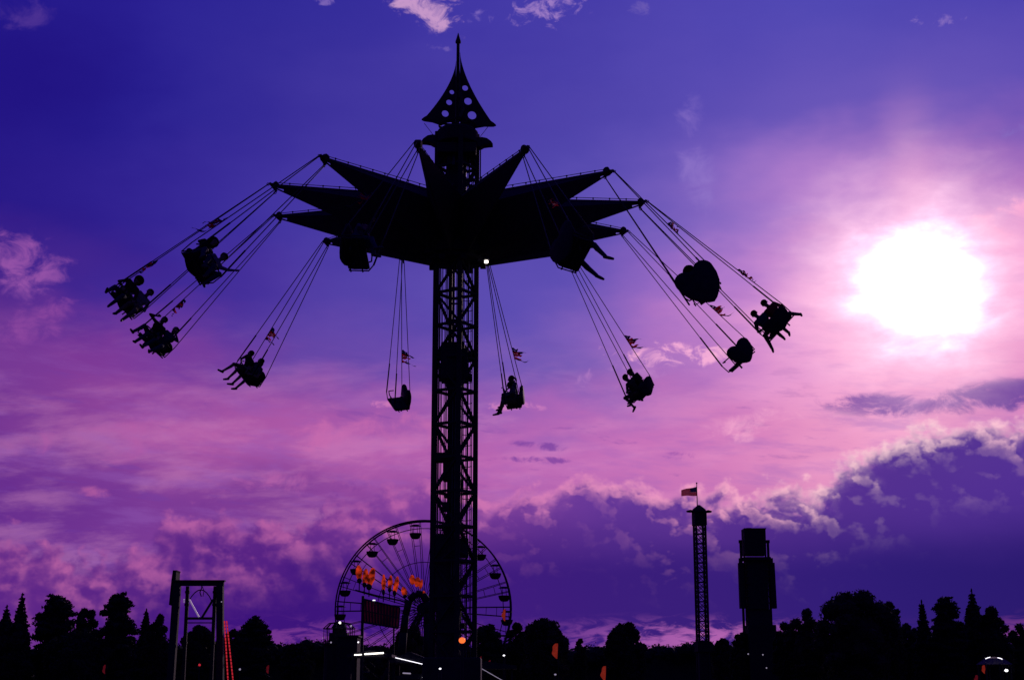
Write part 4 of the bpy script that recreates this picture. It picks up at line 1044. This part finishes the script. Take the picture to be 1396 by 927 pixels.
b = MB(); b.cyl((0,0,ze-.85), (0,0,ze-.78), .84, n=20); b.cyl((0,0,0), (0,0,ze-.85), .8, .75, 16); b.build('deck', M['panel'], kr)
for (x, y, r_, m_) in ((466,849.5,.06,'lamp'),(481,854,.05,'dim'),(477,861,.035,'dim'),(463,867,.035,'dim'),(454,876,.045,'dim'),(470.5,868.5,.04,'dim'),(443,870,.025,'dim')):
    b = MB(); b.ell(k3(x, y) + V((0,-.9,0)), (r_,)*3); b.build('bulb', M[m_], kr)
p = at(476, 868, KD-3)
bt2 = empty('control_booth', (p.x, KD-3, 0), 'dark flat roofed booth beside the small domed ride, one white bulb on its corner', 'booth')
w_ = 1.0
b = MB(); b.box((0,0,p.z/2), (w_,1.6,p.z)); b.build('booth_wall', M['panel'], bt2)
b = MB(); b.box((0,0,p.z+.03), (w_+.14,1.8,.08)); b.build('booth_roof', M['dark'], bt2)
b = MB(); b.box((0,-.81,p.z-.75), (.7,.02,.5)); b.build('booth_window', M['black'], bt2)
b = MB(); b.ell((w_/2+.04,-.7,at(487,875,KD-3.7).z), (.04,)*3); b.build('bulb', M['lampw'], bt2)
# =================================================================== stalls with light tubes along their roofs
def stall(xa, xb, yt, D, label, tubes, rise=.0, nm='food_stall'):
    a, c = at(xa, yt, D), at(xb, yt, D); w = c.x-a.x; z = a.z; e = empty(nm, ((a.x+c.x)/2, D+1.2, 0), label, 'stall')
    b = MB(); b.prism([(-w/2-.1,-1.3,z-.12),(w/2+.1,-1.3,z-.12),(w/2+.1,-1.3,z-.02),(0,-1.3,z+rise),(-w/2-.1,-1.3,z-.02)], (0,2.6,0)); b.build('stall_roof', M['dark'], e)
    b = MB(); b.box((0,.3,1.0), (w,1.9,1.9)); b.box((0,-.85,1.02), (w,.4,.1)); b.build('counter', M['panel'], e)
    for sx in (-1,1):
        for y_ in (-1.1,1.1): b = MB(); b.bar((sx*(w/2-.05),y_,0), (sx*(w/2-.05),y_,z-.1), .07, .07); b.build('post', M['steel'], e)
    for (x0_, y0_, x1_, y1_, r_, m_) in tubes:
        p, q = at(x0_, y0_, D-.12), at(x1_, y1_, D-.12); o_ = V(((a.x+c.x)/2, D+1.2, 0)); b = MB(); b.cyl(p-o_, q-o_, r_, n=8); b.build('light_tube', M[m_], e)
    return e
stall(476, 531, 891, 60, 'stall with two bright white tubes along its eave, below the slatted panel', [(483,892.3,493,891.8,.020,'lamp'),(497,891.2,523,889.6,.028,'lamp')], .15)
stall(535, 582, 898, 52, 'stall with one thin white tube sloping down to the right, left of the mast foot', [(539,896,577,905,.011,'lampw')], .25)
stall(545, 592, 920, 44, 'low stall before the mast foot with one dim and one slanted light tube', [(549,917,560,917.6,.018,'dim'),(576,922,582,928,.022,'lampw')], .05)
stall(626, 700, 906, 50, 'stall right of the mast foot with a long faint tube sloping to the right', [(631,910.5,642,908.5,.028,'lamp'),(648,906,690,930,.010,'dim')], .12)
for (x, y, D, r_, h_lab, m_) in ((600,911,33,.022,'tiny white lamp at the centre of the mast foot','lampw'),(687,893,90,.055,'small white lamp right of the mast under the last gondola','lampw'),(757,919,90,.06,'faint white lamp below the orange feather banner','dim'),(1372,913.5,95,.10,'bright white lamp right of the pavilion with the lit curved roof','lampw')):
    p = at(x, y, D); e = empty('lamp_post', (p.x, D, 0), h_lab, 'lamp'); b = MB(); b.cyl((0,0,0), (0,0,p.z-r_), .04, n=8); b.build('post', M['steel'], e); b = MB(); b.ell((0,0,p.z), (r_*1.2,r_,r_*.8)); b.build('lamp_globe', M[m_], e)
p = at(630, 872.5, 36); e = empty('lamp_post', (p.x, 36, GZ), 'glowing orange ball lamp in front of the foot of the mast', 'lamp')
b = MB(); b.cyl((0,0,0), (0,0,p.z-GZ-.1), .035, n=8); b.cyl((0,0,p.z-GZ-.12), (0,0,p.z-GZ-.07), .07, n=12); b.build('post', M['steel'], e); b = MB(); b.ell((0,0,p.z-GZ), (.08,.08,.07), nu=18, nv=12); b.build('lamp_globe', M['lampo'], e, smooth=True)
# feather banners
FB = [(757,887,8,20,80,'orange feather banner in front of the dome shaped tree'),(823,918,7,20,70,'orange feather banner cut by the lower edge, left of the free standing tree'),
      (687,838,5,16,100,'red banner beside the lowest right gondola of the big wheel'),(655,899,4,9,85,'dim red banner right of the mast foot, nearer the mast'),(667,904,4,9,85,'dim red banner right of the mast foot, farther from the mast'),
      (365,912,4,11,80,'small dim red banner below the lone pine'),(142,912,4,12,85,'faint red banner under the flat topped pines'),(1341,912,5,11,85,'red banner left of the pavilion with the lit curved roof'),(1331,925,5,10,80,'faint red banner in the lower right corner, left of the pavilion')]
dimp = mat('dim_banner_cloth', (.35,.03,.04), .8, var=.4, trans=.4, emit=(.5,.02,.03), es=.10)  # weak emission added, so this cloth glows a little too
for i, (x, y, w_, h_, D, lb) in enumerate(FB):
    p = at(x, y, D); u = D/FPX; e = empty('feather_banner', (p.x+w_*u*.5, D, 0), lb, 'banner', 'small banners about the fairground')
    H_ = p.z + h_*u/2; b = MB(); b.cyl((0,0,0), (0,0,H_), .025, .015, 6); b.build('pole', M['steel'], e); b = MB(); pr = None
    for j in range(13):
        t = j/12; wd = w_*u*(math.sin(math.pi*(t*.86+.10))**.7)*(1+.12*math.sin(t*11+i)); sk = -w_*u*.35*t
        L, Rr = V((-wd+sk*.4, .05*math.sin(t*7+i), H_ - h_*u*t)), V((sk*.4-.01, .05*math.sin(t*7+1+i), H_ - h_*u*t))
        if pr: b.add([pr[0], pr[1], Rr, L], [(0,1,2,3)])
        pr = (L, Rr)
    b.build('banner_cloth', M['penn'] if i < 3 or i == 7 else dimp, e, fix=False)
# pavilion with a lit curved roof at the right
PD = 95.0; p = at(1355, 896, PD); pv = empty('pavilion', (p.x, PD, 0), 'small round pavilion with a lit curved roof edge, lower right', 'pavilion')
b = MB(); n_ = 10; rw = 1.15
for i in range(n_): 
    a0, a1 = 2*math.pi*i/n_, 2*math.pi*(i+1)/n_
    b.add([(0,0,p.z+.05),(rw*.5*math.cos(a0),rw*.5*math.sin(a0),p.z-.05),(rw*.5*math.cos(a1),rw*.5*math.sin(a1),p.z-.05)], [(0,1,2)])
    b.add([(rw*.5*math.cos(a0),rw*.5*math.sin(a0),p.z-.05),(rw*math.cos(a0),rw*math.sin(a0),p.z-.42),(rw*math.cos(a1),rw*math.sin(a1),p.z-.42),(rw*.5*math.cos(a1),rw*.5*math.sin(a1),p.z-.05)], [(0,1,2,3)])
b.build('roof', M['roof'], pv, fix=False)
for i in range(8):
    a = i*.785; b = MB(); b.cyl((rw*.9*math.cos(a),rw*.9*math.sin(a),0), (rw*.9*math.cos(a),rw*.9*math.sin(a),p.z-.4), .04, n=6); b.build('post', M['steel'], pv)
for (xa, ya, xb, yb, xc, yc) in ((1343.5,897.5,1346.5,896.2,1350,895.3),(1360,896,1363.5,896.8,1366.5,898.2)):
    b = MB(); q = [at(x, y, PD-1.25) - V((p.x,PD,0)) for x, y in ((xa,ya),(xb,yb),(xc,yc))]; b.path(q, .022, 6); b.build('light_tube', M['lampw'], pv)
b = MB(); b.cyl((0,0,0), (0,0,.9), .8, n=12); b.build('counter', M['panel'], pv)
# small lamps among the trees on the left
for (x, y, D, lb) in ((272,906,72,'tiny red lamp at the foot of the left ride frame'),(327,912,85,'tiny violet lamp right of the foot of the left ride frame')):
    p = at(x, y, D); e = empty('lamp_post', (p.x, D, 0), lb, 'lamp'); b = MB(); b.cyl((0,0,0), (0,0,p.z-.05), .03, n=6); b.build('post', M['steel'], e); b = MB(); b.ell((0,0,p.z), (.06,.06,.06)); b.build('lamp_globe', M['lampr'] if 'red' in lb else M['dim'], e)
# =================================================================== the sun
sl = bpy.data.lights.new('sun', 'SUN'); sl.energy = 0.6; sl.angle = R(.6); sl.color = (1,.72,.80); so = bpy.data.objects.new('sun', sl); col_.objects.link(so)
sdv = ray(1258, 385).normalized(); so.rotation_euler = sdv.to_track_quat('Z', 'Y').to_euler(); so.location = (0,0,60)
